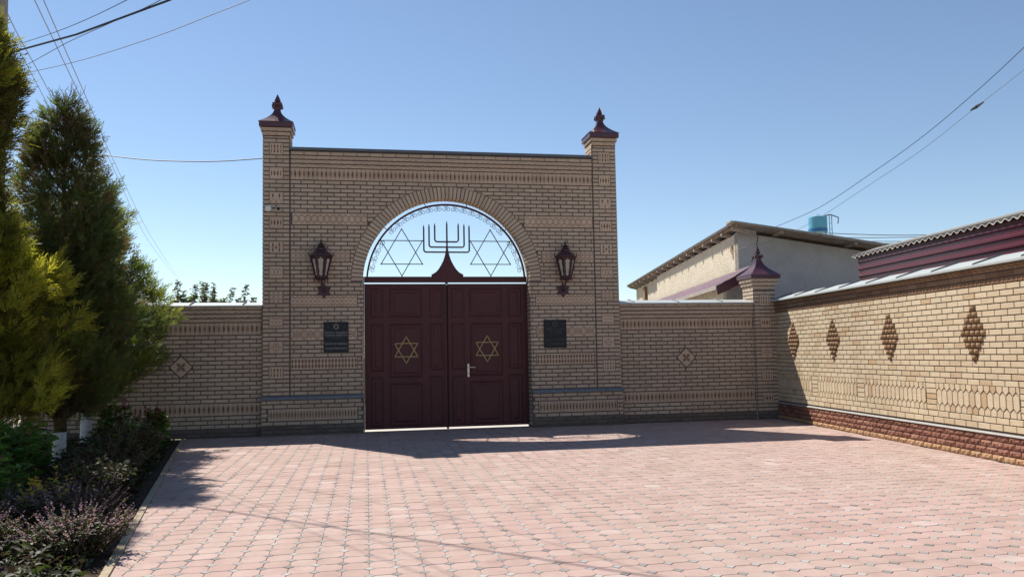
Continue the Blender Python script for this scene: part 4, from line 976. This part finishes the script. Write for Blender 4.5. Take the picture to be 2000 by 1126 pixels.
# maroon profiled shed behind the side wall
D_ = Vector((-.1097, -.99397, 0)); N_ = Vector((.99397, -.1097, 0)); SA = Vector((8.84, 16.12, 0))+N_*.8
def sp_(s, n, z): return D_*s+N_*n+Zv*z
sh = empty('profiled_metal_shed', tuple(SA), 'maroon profiled metal shed with wavy slate eaves rising behind the sunlit side wall', 'shed')
S0, S1 = 2.24, 12.5; prof = []; z = .3
while z < 3.1: prof += [(0, z), (0, z+.062), (-.026, z+.08), (-.026, z+.112), (0, z+.130)]; z += .138
prof.append((0, 3.16)); mb = MB()
pts = [sp_(S0, n, z) for n, z in prof]+[sp_(S1, n, z) for n, z in prof]; k = len(prof)
mb.add(pts, [(i, k+i, k+i+1, i+1) for i in range(k-1)]); mb.add([sp_(S0,0,.3), sp_(S0,0,3.16), sp_(S0,4,3.16), sp_(S0,4,.3)], [(0,1,2,3)]); mb.build('wall_sheet', 'profiled', sh)
mb = MB(); mb.hexa([sp_(S0-.005,-.012,3.165),sp_(S1,-.012,3.165),sp_(S1,.03,3.165),sp_(S0-.005,.03,3.165)], [sp_(S0-.005,-.012,3.262),sp_(S1,-.012,3.262),sp_(S1,.03,3.31),sp_(S0-.005,.03,3.31)]); mb.build('eaves_trim', 'maroon', sh)
ns = int((S1-S0+.2)/.0165); rows = [-.075, .45, 2.5]
VV = np.array([[tuple(sp_(S0-.12+i*.0165, n, 3.275+(.3*(n+.075) if n < .5 else .17)+.021*math.sin(i*.0165/.165*2*PI))) for i in range(ns+1)] for n in rows]).reshape(-1, 3)
n1 = ns+1; i_ = (np.arange(2)[:, None]*n1+np.arange(ns)[None]).ravel(); F = np.stack([i_, i_+1, i_+1+n1, i_+n1], -1); VB = VV.copy(); VB[:, 2] -= .03; o_ = len(VV)
F2 = np.array([(i, i+1, i+1+o_, i+o_) for i in range(ns)]); link('roof', fast_mesh('roof', np.vstack([VV, VB]), np.vstack([F, F[:, ::-1]+o_, F2]), 'slate'), sh)
# blue tank
tk = empty('water_tank', (23.6, 38.1, 0), 'blue cylindrical water tank on a tower rising behind the barn roof', 'tank')
MB().rings([(.46,7.62),(.48,7.66),(.48,8.4),(.47,8.44),(.2,8.5)], 28).build('tank', 'bluepaint', tk, False)
MB().rings([(.487,7.64),(.487,7.82)], 28, 0, 0, 0, False, False).build('painted_band', 'darkblue', tk)
for a in range(4):
    x, y = .4*math.cos(a*PI/2+.7), .4*math.sin(a*PI/2+.7); MB().tube([(x*1.6,y*1.6,0),(x,y,7.63)], .05, 6).build('leg', 'bluepaint', tk)
ld = MB()
for x in (.56, .70): ld.tube([(x,-.2,0),(x,-.2,8.55)], .022, 5)
for i in range(28): ld.tube([(.56,-.2,.3+i*.3),(.70,-.2,.3+i*.3)], .013, 4)
ld.build('ladder', 'bluepaint', tk)
MB().tube([(.3,-.2,8.5),(.65,-.2,8.56),(1.1,-.2,8.42),(1.06,-.2,8.1)], .03, 6).build('overflow_pipe', 'bronze', tk)
MB().tube([(-.08,-.1,8.46),(-.08,-.1,8.58),(.06,-.1,8.58),(.06,-.1,8.46)], .014, 5).build('lifting_ring', 'bluepaint', tk)

# ------------------------------------------------------------------ utility pole and overhead wires
po = empty('utility_pole', (-7.28, 17.35, 0), 'grey concrete utility pole at the left edge behind the tallest conifer', 'pole')
MB().hexa([(-.13,-.13,0),(.13,-.13,0),(.13,.13,0),(-.13,.13,0)], [(-.08,-.08,10),(.08,-.08,10),(.08,.08,10),(-.08,.08,10)]).build('shaft', 'concrete', po)
br = MB(); br.tube([(.08,0,7.36),(.3,0,7.3),(.3,0,7.4),(.36,0,7.42)], .018, 6); br.build('bracket', 'bronze', po)
MB().rings([(.03,7.3),(.055,7.32),(.06,7.38),(.045,7.42),(.05,7.46),(.025,7.5)], 10, 0, .36, 0).build('insulator', 'porcelain', po)
def wire(name, pts, r, label, mat='wire', sag=0.0, n=24, wav=0.0, group=None):
    P_ = [Vector(p) for p in pts]; out = []
    seg = len(P_)-1
    for i in range(seg):
        for k in range(n+(1 if i == seg-1 else 0)):
            t = k/n; p = P_[i].lerp(P_[i+1], t); p = p-Zv*sag*4*t*(1-t)+Vector((random.uniform(-wav, wav), 0, random.uniform(-wav, wav))); out.append(p)
    o = MB().tube(out, r, 5).build(name, mat); return tag(o, label, 'cable', group)
PT = Vector((-6.95, 17.2, 7.3))
def smooth_wire(name, pts, r, label, mat):                  # a hanging wire through surveyed points
    P_ = [Vector(p) for p in pts]; Q = [P_[0]*2-P_[1]]+P_+[P_[-1]*2-P_[-2]]; out = []
    for i in range(len(P_)-1):
        a, b, c_, d_ = Q[i:i+4]
        for k in range(8):
            t = k/8; out.append(.5*(b*2+(c_-a)*t+(a*2-b*5+c_*4-d_)*t*t+(b*3-a-c_*3+d_)*t**3))
    out.append(P_[-1]); return tag(MB().tube(out, r, 5).build(name, mat), label, 'cable')
wire('twisted_cable', [(-6.95,15.4,6.75),(-5.55,13.94,6.62),(-4.27,12.66,6.43),(-2.58,11.01,6.32),(.5,7.9,6.25),(8,.3,6.6)], .015, 'thick twisted black cable swooping from the pole to the top edge', n=10)
smooth_wire('service_cable', [(-8.22, 18.6, 8.13), (-6.52, 16.58, 7.75), (-5.35, 14.87, 7.32), (-4.3, 13.17, 6.88), (-3.08, 10.95, 6.27), (-1.48, 8.15, 5.58)], 0.0055, 'thin cable running highest from the pole to the top edge', 'wire')
smooth_wire('service_cable', [(-8.22, 18.64, 7.59), (-6.83, 17.17, 7.44), (-5.17, 14.85, 7.12), (-3.79, 12.59, 6.6), (-2.74, 10.89, 6.21), (-1.48, 8.16, 5.43)], 0.0055, 'thin cable crossing beneath the twisted cable near the top edge', 'wire')
smooth_wire('service_cable', [(-8.11, 18.62, 7.59), (-6.99, 17.71, 7.5), (-5.26, 15.88, 7.19), (-3.4, 13.52, 6.78), (-2.13, 11.78, 6.5), (-1.49, 10.66, 6.24), (-0.38, 8.45, 5.7)], 0.0055, 'long lone cable lowest of those fanning from the pole', 'wire')
smooth_wire('power_line', [(-9.17, 23.42, 11.89), (-9.82, 25.54, 12.45), (-12.04, 36.11, 12.92), (-15.67, 53.03, 13.75), (-24.25, 95.29, 15.06), (-37.77, 168.9, 18.29)], 0.016, 'grey line passing left of its twin above the dark conifer tip', 'wirepale')
smooth_wire('power_line', [(-8.93, 23.37, 11.96), (-9.55, 25.49, 12.44), (-11.76, 36.07, 12.81), (-15.29, 52.98, 13.42), (-23.68, 95.18, 15.05), (-36.26, 168.74, 16.51)], 0.016, 'grey line passing right of its twin above the dark conifer tip', 'wirepale')
smooth_wire('power_line', [(-10.77, 25.72, 12.39), (-12.0, 29.98, 12.98), (-14.62, 40.6, 13.89), (-19.58, 63.94, 13.7), (-27.66, 106.12, 14.84), (-40.83, 169.5, 17.63)], 0.017, 'upper grey line slanting behind the dark conifer crown', 'wirepale')
smooth_wire('power_line', [(-10.92, 25.76, 12.16), (-12.3, 30.04, 13.06), (-15.26, 40.68, 14.42), (-20.34, 64.03, 14.48), (-28.86, 106.31, 15.31), (-42.15, 169.73, 17.86)], 0.015, 'lower grey line slanting behind the dark conifer crown', 'wirepale')
smooth_wire('tower_cable', [(-5.65, 18.57, 6.07), (-5.4, 18.33, 5.96), (-4.57, 17.88, 5.79), (-3.75, 17.43, 5.67), (-2.97, 17.09, 5.61), (-2.08, 16.72, 5.6)], 0.011, 'slack black cable tied to the left gate tower', 'wire')
smooth_wire('roof_cable', [(9.85, 18.37, 4.43), (9.92, 17.84, 4.5), (10.13, 16.26, 4.69), (10.34, 14.67, 5.1), (10.36, 13.11, 5.45), (10.18, 11.6, 5.76), (9.82, 10.12, 5.99), (9.14, 8.19, 6.2)], 0.006, 'upper cable climbing from the barn roof to the right edge', 'wire')
smooth_wire('roof_cable', [(10.68, 18.21, 4.48), (10.69, 17.18, 4.62), (10.65, 15.13, 4.99), (10.7, 13.57, 5.33), (10.62, 12.03, 5.7), (10.22, 10.57, 5.82), (9.59, 8.63, 5.97)], 0.005, 'finer lower cable with a dark splice climbing to the right edge', 'wirepale')
smooth_wire('distant_line', [(32.23, 54.61, 10.35), (35.28, 54.06, 10.13), (39.47, 53.3, 9.94), (45.19, 52.25, 9.91), (50.9, 51.19, 10.0)], 0.03, 'topmost of four distant lines behind the blue tank', 'wirepale')
smooth_wire('distant_line', [(34.88, 56.17, 10.21), (38.03, 55.6, 10.07), (41.97, 54.87, 10.04), (46.69, 54.0, 9.99), (52.6, 52.91, 10.05)], 0.028, 'second highest of four distant lines behind the blue tank', 'wirepale')
smooth_wire('distant_line', [(37.63, 57.7, 10.22), (40.07, 57.26, 10.05), (44.13, 56.52, 9.97), (48.2, 55.77, 9.94), (54.29, 54.65, 9.91)], 0.028, 'third of four distant lines, just above the lowest', 'wirepale')
smooth_wire('distant_line', [(39.64, 59.37, 10.22), (42.16, 58.91, 10.13), (45.51, 58.29, 10.07), (49.7, 57.53, 9.99), (55.99, 56.37, 9.92)], 0.028, 'lowest of four distant lines over the slate eaves', 'wirepale')
smooth_wire('barn_cable', [(9.17, 18.42, 4.01), (9.21, 17.7, 4.04), (9.3, 17.48, 4.01), (9.7, 17.6, 4.12)], 0.007, 'short pale cable from the barn vent past the pillar spire', 'wirepale')
smooth_wire('barn_cable', [(9.36, 17.65, 4.35), (9.38, 17.88, 3.9), (9.38, 18.1, 3.68)], 0.012, 'dark cable hanging down the grey barn wall', 'wire')
sp = bpy.data.objects['roof_cable.001']; q = Vector((10.62, 12.03, 5.7)); MB().tube([q+Vector((-.08,.05,-.05)), q, q+Vector((.1,-.06,.075))], [.012,.03,.012], 6).build('splice', 'black', sp)

# ------------------------------------------------------------------ planting
def unit(a): return a/np.maximum(1e-9, np.linalg.norm(a, axis=-1, keepdims=True))
def sprays(pos, dirs, length, tint, nl=13, lw=0.11, spread=0.62, curl=0.25):
    """feathery flat sprays: every spray is a set of narrow four-sided leaflets along an axis"""
    n = len(pos); d = unit(dirs); side = unit(np.cross(d, unit(rng.normal(size=(n, 3))))); nrm = np.cross(d, side)
    V_, T_ = [], []
    for k in range(nl):
        f = 0.08+0.92*k/(nl-1); s = (1 if k % 2 else -1)*(0 if k == nl-1 else 1)
        ang = spread*rng.uniform(.7, 1.25, (n, 1))*s
        ld = unit(d*np.cos(ang)+side*np.sin(ang)+nrm*rng.uniform(-curl, curl, (n, 1)))
        L = length[:, None]*(0.40-0.22*f if k < nl-1 else 0.24)*rng.uniform(.75, 1.25, (n, 1)); b = pos+d*length[:, None]*f*.75
        w = unit(np.cross(ld, nrm+0.3*rng.normal(size=(n, 3))))*L*lw
        V_.append(np.stack([b, b+ld*L*.45+w, b+ld*L, b+ld*L*.45-w], 1)); T_.append(np.repeat(tint[:, None]+rng.normal(0, .05, (n, 1)), 4, 1))
    Vv = np.stack(V_, 1).reshape(-1, 3); Tt = np.clip(np.stack(T_, 1).reshape(-1), 0, 1)
    return Vv, np.arange(len(Vv)).reshape(-1, 4), Tt
def conifer(x, y, profile, label, mat, nbr, per, ztrunk, tintf, lo=1.0, lean=(0, 0), white=.45, slen=(.13, .24), bare=0, seed=1, trunk_r=.085, rk=.84):
    global rng
    rng = np.random.default_rng(seed)
    t = empty('conifer_tree', (x, y, 0), label, 'tree', 'conifers in the flower bed')
    zs = np.array([p[0] for p in profile]); rs = np.array([p[1] for p in profile]); z0, z1 = zs[0], zs[-1]
    zz = rng.random(40000)*(z1-z0)+z0; keep = rng.random(40000)*rs.max() < np.interp(zz, zs, rs)+.06; zz = zz[keep][:nbr]
    n = len(zz); az = rng.random(n)*2*PI; R = np.interp(zz, zs, rs)*(.45+.6*rng.random(n)**.7)*rk
    R *= 1+.2*np.sin(az*3+zz*3.1)+.16*np.sin(az*5-zz*6.1)
    tips = np.stack([np.cos(az)*R+lean[0]*zz, np.sin(az)*R+lean[1]*zz, zz], -1)
    bd = unit(np.stack([np.cos(az), np.sin(az), np.full(n, .95)], -1)+rng.normal(0, .22, (n, 3)))
    pos, dr, tn, ln = [], [], [], []
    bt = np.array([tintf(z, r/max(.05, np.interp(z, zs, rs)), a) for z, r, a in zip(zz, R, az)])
    for i in range(n):
        k = per+int(rng.integers(-per//4, per//4+1)); f = rng.random(k)**.8; L = rng.uniform(.3, .55)*(.6+.4*min(1, R[i]/.7))
        c = tips[i]-bd[i]*L*(1-f)[:, None]; off = rng.normal(0, 1, (k, 3))*(.035+.085*(1-f))[:, None]
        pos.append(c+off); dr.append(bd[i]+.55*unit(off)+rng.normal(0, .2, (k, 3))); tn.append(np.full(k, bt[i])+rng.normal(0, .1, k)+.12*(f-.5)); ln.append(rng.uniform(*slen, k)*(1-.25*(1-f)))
    # sparse inner growth so the crown is not hollow
    m = n*5; zi = rng.random(m)*(z1-.4-z0)+z0; ri = np.interp(zi, zs, rs)*np.sqrt(rng.random(m))*.8; ai = rng.random(m)*2*PI
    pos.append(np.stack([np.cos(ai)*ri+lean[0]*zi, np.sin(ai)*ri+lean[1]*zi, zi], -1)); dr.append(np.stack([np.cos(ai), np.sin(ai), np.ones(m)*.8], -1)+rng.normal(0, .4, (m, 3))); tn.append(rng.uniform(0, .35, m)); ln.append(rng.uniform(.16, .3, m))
    pos, dr, tn, ln = map(np.concatenate, (pos, dr, tn, ln))
    ok = (pos[:, 1]+y < 15.98) & (pos[:, 2] > .12); Vv, F, T = sprays(pos[ok], dr[ok], ln[ok], tn[ok])
    tag(link('crown', fast_mesh('crown', Vv, F, mat, T), t), kind=None)
    tr = MB(); zt_ = z1-.25; k = 14
    tr.tube([(lean[0]*zt_*i/k+random.uniform(-.012, .012), lean[1]*zt_*i/k+random.uniform(-.012, .012), white+(zt_-white)*i/k) for i in range(k+1)], [trunk_r*(1-.9*(white+(zt_-white)*i/k)/zt_)+.006 for i in range(k+1)], 9)
    tk_ = tr.build('trunk', 'bark', t, True)
    ww = MB().tube([(0,0,-.06),(.004,.0,.08),(0,0,white*.5),(0,0,white)], [trunk_r*1.5,trunk_r*1.2,trunk_r*1.06,trunk_r], 12).build('whitewashed_base', 'limewash', t, True)
    lb = MB()
    for i in range(0, n, 2):
        zb = max(z0*.55+.12, zz[i]-R[i]*1.0-.15); b = Vector((lean[0]*zb, lean[1]*zb, zb)); e = Vector(tips[i]); mid = b.lerp(e, .5)+Vector((0, 0, -.05)); lb.tube([b, mid, e], [.014, .009, .003], 4, False)
    lb.build('limbs', 'bark', tk_)
    if bare:
        tw = MB()
        for i in range(bare):
            z = z1+.2-rng.random()**1.2*1.1; a = rng.random()*2*PI; L = rng.uniform(.25, .5); p = Vector((lean[0]*z, lean[1]*z, z-.15)); d = Vector((math.cos(a), math.sin(a), rng.uniform(.5, 1.6))).normalized(); pts = [p]
            for q in range(5): d = (d+Vector(rng.normal(0, .22, 3))).normalized(); p = p+d*L/5; pts.append(p)
            tw.tube(pts, [.006, .006, .005, .004, .003, .002], 4, False)
            for q in range(2, 5): dd = (d+Vector(rng.normal(0, .7, 3))).normalized(); tw.tube([pts[q], pts[q]+dd*.1], [.003, .0015], 3, False)
        tw.build('dead_twigs', 'twig', t)
    return t
def sc(pr, k): return [(1.5+(z-1.5)*k, r*k) for z, r in pr]
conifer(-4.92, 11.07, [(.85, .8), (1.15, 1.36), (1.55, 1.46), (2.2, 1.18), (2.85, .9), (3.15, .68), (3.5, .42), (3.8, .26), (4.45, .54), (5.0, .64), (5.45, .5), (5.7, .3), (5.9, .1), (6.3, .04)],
        'golden green conifer at the left edge, nearest of the conifers, with yellow lit sprays', 'thuja', 340, 30, 0, lambda z, q, a: .5+.75*(q-.72)+(.08 if z < 3 else -.2)-.5*max(0, 1.35-z), seed=3, white=.4, slen=(.18, .34), rk=.9)  # outer and lower sprays tinted yellower, a painted sun highlight
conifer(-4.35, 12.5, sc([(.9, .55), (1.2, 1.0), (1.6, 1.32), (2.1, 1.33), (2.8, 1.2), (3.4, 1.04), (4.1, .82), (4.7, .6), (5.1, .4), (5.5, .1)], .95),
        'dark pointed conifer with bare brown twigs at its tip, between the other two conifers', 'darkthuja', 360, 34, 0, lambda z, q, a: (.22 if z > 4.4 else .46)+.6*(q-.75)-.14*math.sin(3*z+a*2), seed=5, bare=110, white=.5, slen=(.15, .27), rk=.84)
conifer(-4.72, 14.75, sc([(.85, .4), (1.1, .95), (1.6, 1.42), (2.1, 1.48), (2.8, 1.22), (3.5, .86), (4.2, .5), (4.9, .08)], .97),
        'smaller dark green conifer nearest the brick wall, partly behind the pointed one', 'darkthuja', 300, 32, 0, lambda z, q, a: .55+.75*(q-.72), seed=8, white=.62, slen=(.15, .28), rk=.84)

def leaf_mesh(pos, dirs, L, W, tint, fold=.3):
    n = len(pos); d = unit(dirs); s = unit(np.cross(d, rng.normal(size=(n, 3))*.6+np.array([0, 0, 1.0]))); nr = unit(np.cross(s, d)); L = L[:, None]; W = W[:, None]
    p0 = pos; p1 = pos+d*L*.3+s*W*.5+nr*L*.05; p2 = pos+d*L*.72+s*W*.36; p3 = pos+d*L-nr*L*fold*.5; p4 = pos+d*L*.72-s*W*.36; p5 = pos+d*L*.3-s*W*.5+nr*L*.05; pm = pos+d*L*.55-nr*L*.06
    Vv = np.stack([p0, p1, p2, p3, p4, p5, pm], 1).reshape(-1, 3); b = np.arange(n)[:, None]*7
    F = np.concatenate([b+np.array([[0, 1, 2, 6]]), b+np.array([[6, 2, 3, 4]]), b+np.array([[0, 6, 4, 5]])], 0)
    return Vv, F, np.clip(np.repeat(tint, 7), 0, 1)
def plant(name, x, y, h, r, stems, leaves, L, mat, label, cat, group=None, seed=1, flower=None, fl_n=0, up=.6, zlow=.1, W=.5):
    global rng
    rng = np.random.default_rng(seed)
    t = empty(name, (x, y, 0), label, cat, group); sm = MB(); P_, D_2, B_ = [], [], []
    tips = []
    for i in range(stems):
        a = rng.random()*2*PI; rr = r*math.sqrt(rng.random()); hh = h*rng.uniform(.65, 1.05)*(1-.3*(rr/r)**2); tip = np.array([math.cos(a)*rr, math.sin(a)*rr, hh]); base = np.array([math.cos(a)*rr*.35, math.sin(a)*rr*.35, -.01]); mid = base*.5+tip*.5+np.array([0, 0, hh*.1])
        sm.tube([tuple(base), tuple(mid), tuple(tip)], [.006, .005, .003], 4, False); tips.append((tip, unit(tip-mid)))
        k = leaves//stems; f = zlow+(1-zlow)*rng.random(k); c = np.where(f[:, None] < .5, base+(mid-base)*f[:, None]*2, mid+(tip-mid)*(f[:, None]*2-1))
        az = rng.random(k)*2*PI; d = np.stack([np.cos(az), np.sin(az), rng.uniform(-.35, up, k)], -1); P_.append(c); D_2.append(d)
    P_ = np.concatenate(P_); D_2 = np.concatenate(D_2); n = len(P_); ll = L*rng.uniform(.55, 1.2, n)
    P_ = P_+unit(D_2)*.35*ll[:, None]
    Vv, F, T = leaf_mesh(P_, D_2, ll, ll*W, rng.random(n)); link('leaves', fast_mesh('leaves', Vv, F, mat, T), t); sm.build('stems', 'twig', t)
    if flower:
        fp, fd, fl = [], [], []
        for tip, d in tips:
            k = fl_n; f = rng.random(k); hh = .16 if flower == 'petal' else .2
            fp.append(tip+d*hh*(f[:, None]-.3)); az = rng.random(k)*2*PI; fd.append(np.stack([np.cos(az), np.sin(az), rng.uniform(0, .9, k)], -1)); fl.append((.018 if flower == 'petal' else .06)*rng.uniform(.6, 1.3, k)*(1-.5*f))
        fp, fd, fl = map(np.concatenate, (fp, fd, fl)); Vv, F, T = leaf_mesh(fp, fd, fl, fl*.6, rng.random(len(fl))); link('flowers', fast_mesh('flowers', Vv, F, flower, T), t)
    return t
plant('leafy_bush', -3.95, 9.55, .98, .55, 40, 1500, .1, 'leafgreen', 'bushy broad-leaved green plant at the left edge beneath the golden conifer', 'bush', 'broad-leaved bushes', 21, W=.6)
plant('leafy_bush', -4.22, 10.7, .85, .38, 34, 1100, .09, 'leafgreen', 'green broad-leaved bush just left of the whitewashed trunk of the pointed conifer', 'bush', 'broad-leaved bushes', 22, W=.6)
plant('leafy_bush', -3.6, 8.35, .7, .5, 34, 1200, .085, 'leafgreen', 'low broad-leaved bush at the left edge behind the lilac flowers', 'bush', 'broad-leaved bushes', 23, W=.6)
lil = [(-2.55, 7.6, .42, .45, 'lilac-flowered clump with yellowish top, farthest of the lilac clumps'), (-2.2, 6.7, .36, .4, 'lilac-flowered clump touching the kerb in the bottom left corner'), (-3.0, 6.75, .36, .42, 'mostly leafy lilac clump at the bottom left edge of the bed'), (-3.25, 7.7, .4, .45, 'dark lilac clump between the low bush and the yellow-topped clump')]
for i, (x, y, h, r, lab) in enumerate(lil): plant('flowering_clump', x, y, h, r, 90, 3000, .045, 'purpleleaf', lab, 'flowers', 'lilac flowering clumps', 31+i, 'petal', 22 if i < 2 else 8, W=.42, up=.9)
plant('flowering_clump', -2.86, 7.85, .5, .2, 14, 160, .05, 'leafgreen', 'small yellow blooms poking from behind the lilac clump', 'flowers', None, 41, 'yellowbloom', 10)
bas = [(-2.78, 8.8, .55, .48, 'dark purple basil plant beside the kerb, nearest of the basil row'), (-2.95, 9.8, .6, .5, 'dark purple basil plant second along the kerb, leaning over its stones'), (-3.12, 10.9, .66, .5, 'dark purple basil plant third along the kerb, in the conifer shade'), (-3.32, 12.0, .75, .5, 'dark purple basil plant farthest along the kerb, before the crimson plumes'), (-3.62, 11.5, .42, .4, 'dark purple basil plant behind the kerb row near the whitewashed trunk')]
for i, (x, y, h, r, lab) in enumerate(bas): plant('basil_plant', x, y, h, r, 60, 2400, .055, 'purpleleaf', lab, 'plant', 'basil plants along the kerb', 51+i, W=.5, up=.9)
cel = [(-3.5, 14.35, .72, .2, 'plumed plant with crimson head nearest the paving by the brick wall', 5), (-4.0, 14.0, .85, .3, 'tall leafy plant with dark crimson plumes before the brick wall', 7), (-3.45, 13.5, .5, .3, 'bushy plant with yellowish leaf tips at the bed corner', 0), (-3.75, 13.1, .62, .4, 'leafy green plant between the basil and the crimson plumes', 0)]
for i, (x, y, h, r, lab, fl) in enumerate(cel): plant('plumed_plant', x, y, h, r, 12 if fl else 30, 500 if fl else 900, .12 if fl else .09, 'leafgreen' if i != 2 else 'paleleaf', lab, 'plant', None, 61+i, 'plume' if fl else None, 26, W=.36, up=1.2)
rng = np.random.default_rng(99); n = 16000                 # low growth covering the soil
yy = rng.uniform(4.5, 15.6, n); e = KA.x+(KB.x-KA.x)*(yy-KA.y)/(KB.y-KA.y)-.2; xx = e-np.abs(rng.normal(0, 1.3, n)); az = rng.random(n)*2*PI
cl = .5+.5*np.sin(xx*5.1+np.sin(yy*3.3)*2)*np.sin(yy*4.3+xx)
zz = rng.random(n)*(.06+.26*cl)*np.clip((e-xx)/.25, .15, 1); Vv, F, T = leaf_mesh(np.stack([xx, yy, zz], -1), np.stack([np.cos(az), np.sin(az), rng.uniform(-.1, .9, n)], -1), rng.uniform(.04, .1, n), rng.uniform(.02, .045, n), rng.random(n))
tag(link('ground_cover', fast_mesh('ground_cover', Vv, F, 'purpleleaf', T)), kind='stuff')
# leafy shoots beyond the left wall
def shoots(name, x, y, lst, label, mat, L, per, seed):
    global rng
    rng = np.random.default_rng(seed); t = empty(name, (x, y, 0), label, 'tree', None); sm = MB(); P_, D_2, LL = [], [], []
    for dx, dy, zb, zt_, lx in lst:
        b = np.array([dx*.4, dy*.4, .6]); m_ = np.array([dx, dy, zb]); e = np.array([dx+lx, dy, zt_]); sm.tube([tuple(b), tuple(m_), tuple(e)], [.03, .012, .004], 5, False)
        f = rng.random(per); c = m_+(e-m_)*f[:, None]+rng.normal(0, 1, (per, 3))*np.array([.05, .05, .02])*(1.3-f)[:, None]; az = rng.random(per)*2*PI
        P_.append(c); D_2.append(np.stack([np.cos(az), np.sin(az), rng.uniform(-.6, .6, per)], -1)); LL.append(L*rng.uniform(.6, 1.2, per)*(1.15-.4*f))
    P_, D_2, LL = map(np.concatenate, (P_, D_2, LL)); Vv, F, T = leaf_mesh(P_, D_2, LL, LL*.42, rng.random(len(LL))); link('crown', fast_mesh('crown', Vv, F, mat, T), t); sm.build('trunk', 'twig', t)
shoots('fruit_tree', -4.2, 19.9, [(-.75, .1, 2.3, 3.2, -.05), (-.62, 0, 2.3, 3.28, -.1), (-.25, .2, 2.3, 3.42, .0), (-.1, 0, 2.3, 3.15, .04), (.12, .1, 2.3, 3.3, .06), (.36, -.1, 2.4, 3.3, .1), (.5, .1, 2.4, 3.33, .1)], 'leafy fruit tree shoots rising over the left wall, group nearest the conifers', 'greyleaf', .115, 200, 71)
shoots('fruit_tree', -3.2, 19.9, [(-.12, 0, 2.3, 3.22, .16), (.2, .1, 2.3, 3.3, .16), (.14, 0, 2.4, 2.95, .05), (.45, 0, 2.4, 2.98, .08), (.6, 0, 2.3, 2.8, .12)], 'leafy fruit tree shoots rising over the left wall, group nearest the gate tower', 'greyleaf', .115, 170, 72)
shoots('pale_shrub', -3.98, 20.4, [(-.62+.075*i, .1*(i % 3), 2.5, 3.02+.14*math.sin(i*1.7)+(.28 if i == 8 else 0)-.012*abs(i-8), .03) for i in range(16)], 'pale sage-green shrub between the dark shoots over the left wall', 'paleleaf', .13, 190, 73)
# low railing at the far left
pf = empty('picket_fence', (-7.6, 16.3, 0), 'low white railing on a pale kerb at the left edge under the golden conifer', 'fence')
MB().box(-1.9, 1.32, -.09, .09, 0, .2).build('base_wall', 'whiteledge', pf)
for z in (.28, .92): MB().box(-1.9, 1.32, -.008, .008, z, z+.03).build('rail', 'white', pf)
pk_ = MB().box(-.016, .016, -.03, -.0085, .2, 1.0).mesh('picket', 'white')
for i in range(38): link('picket', pk_, pf, (-1.86+i*.085, 0, 0))
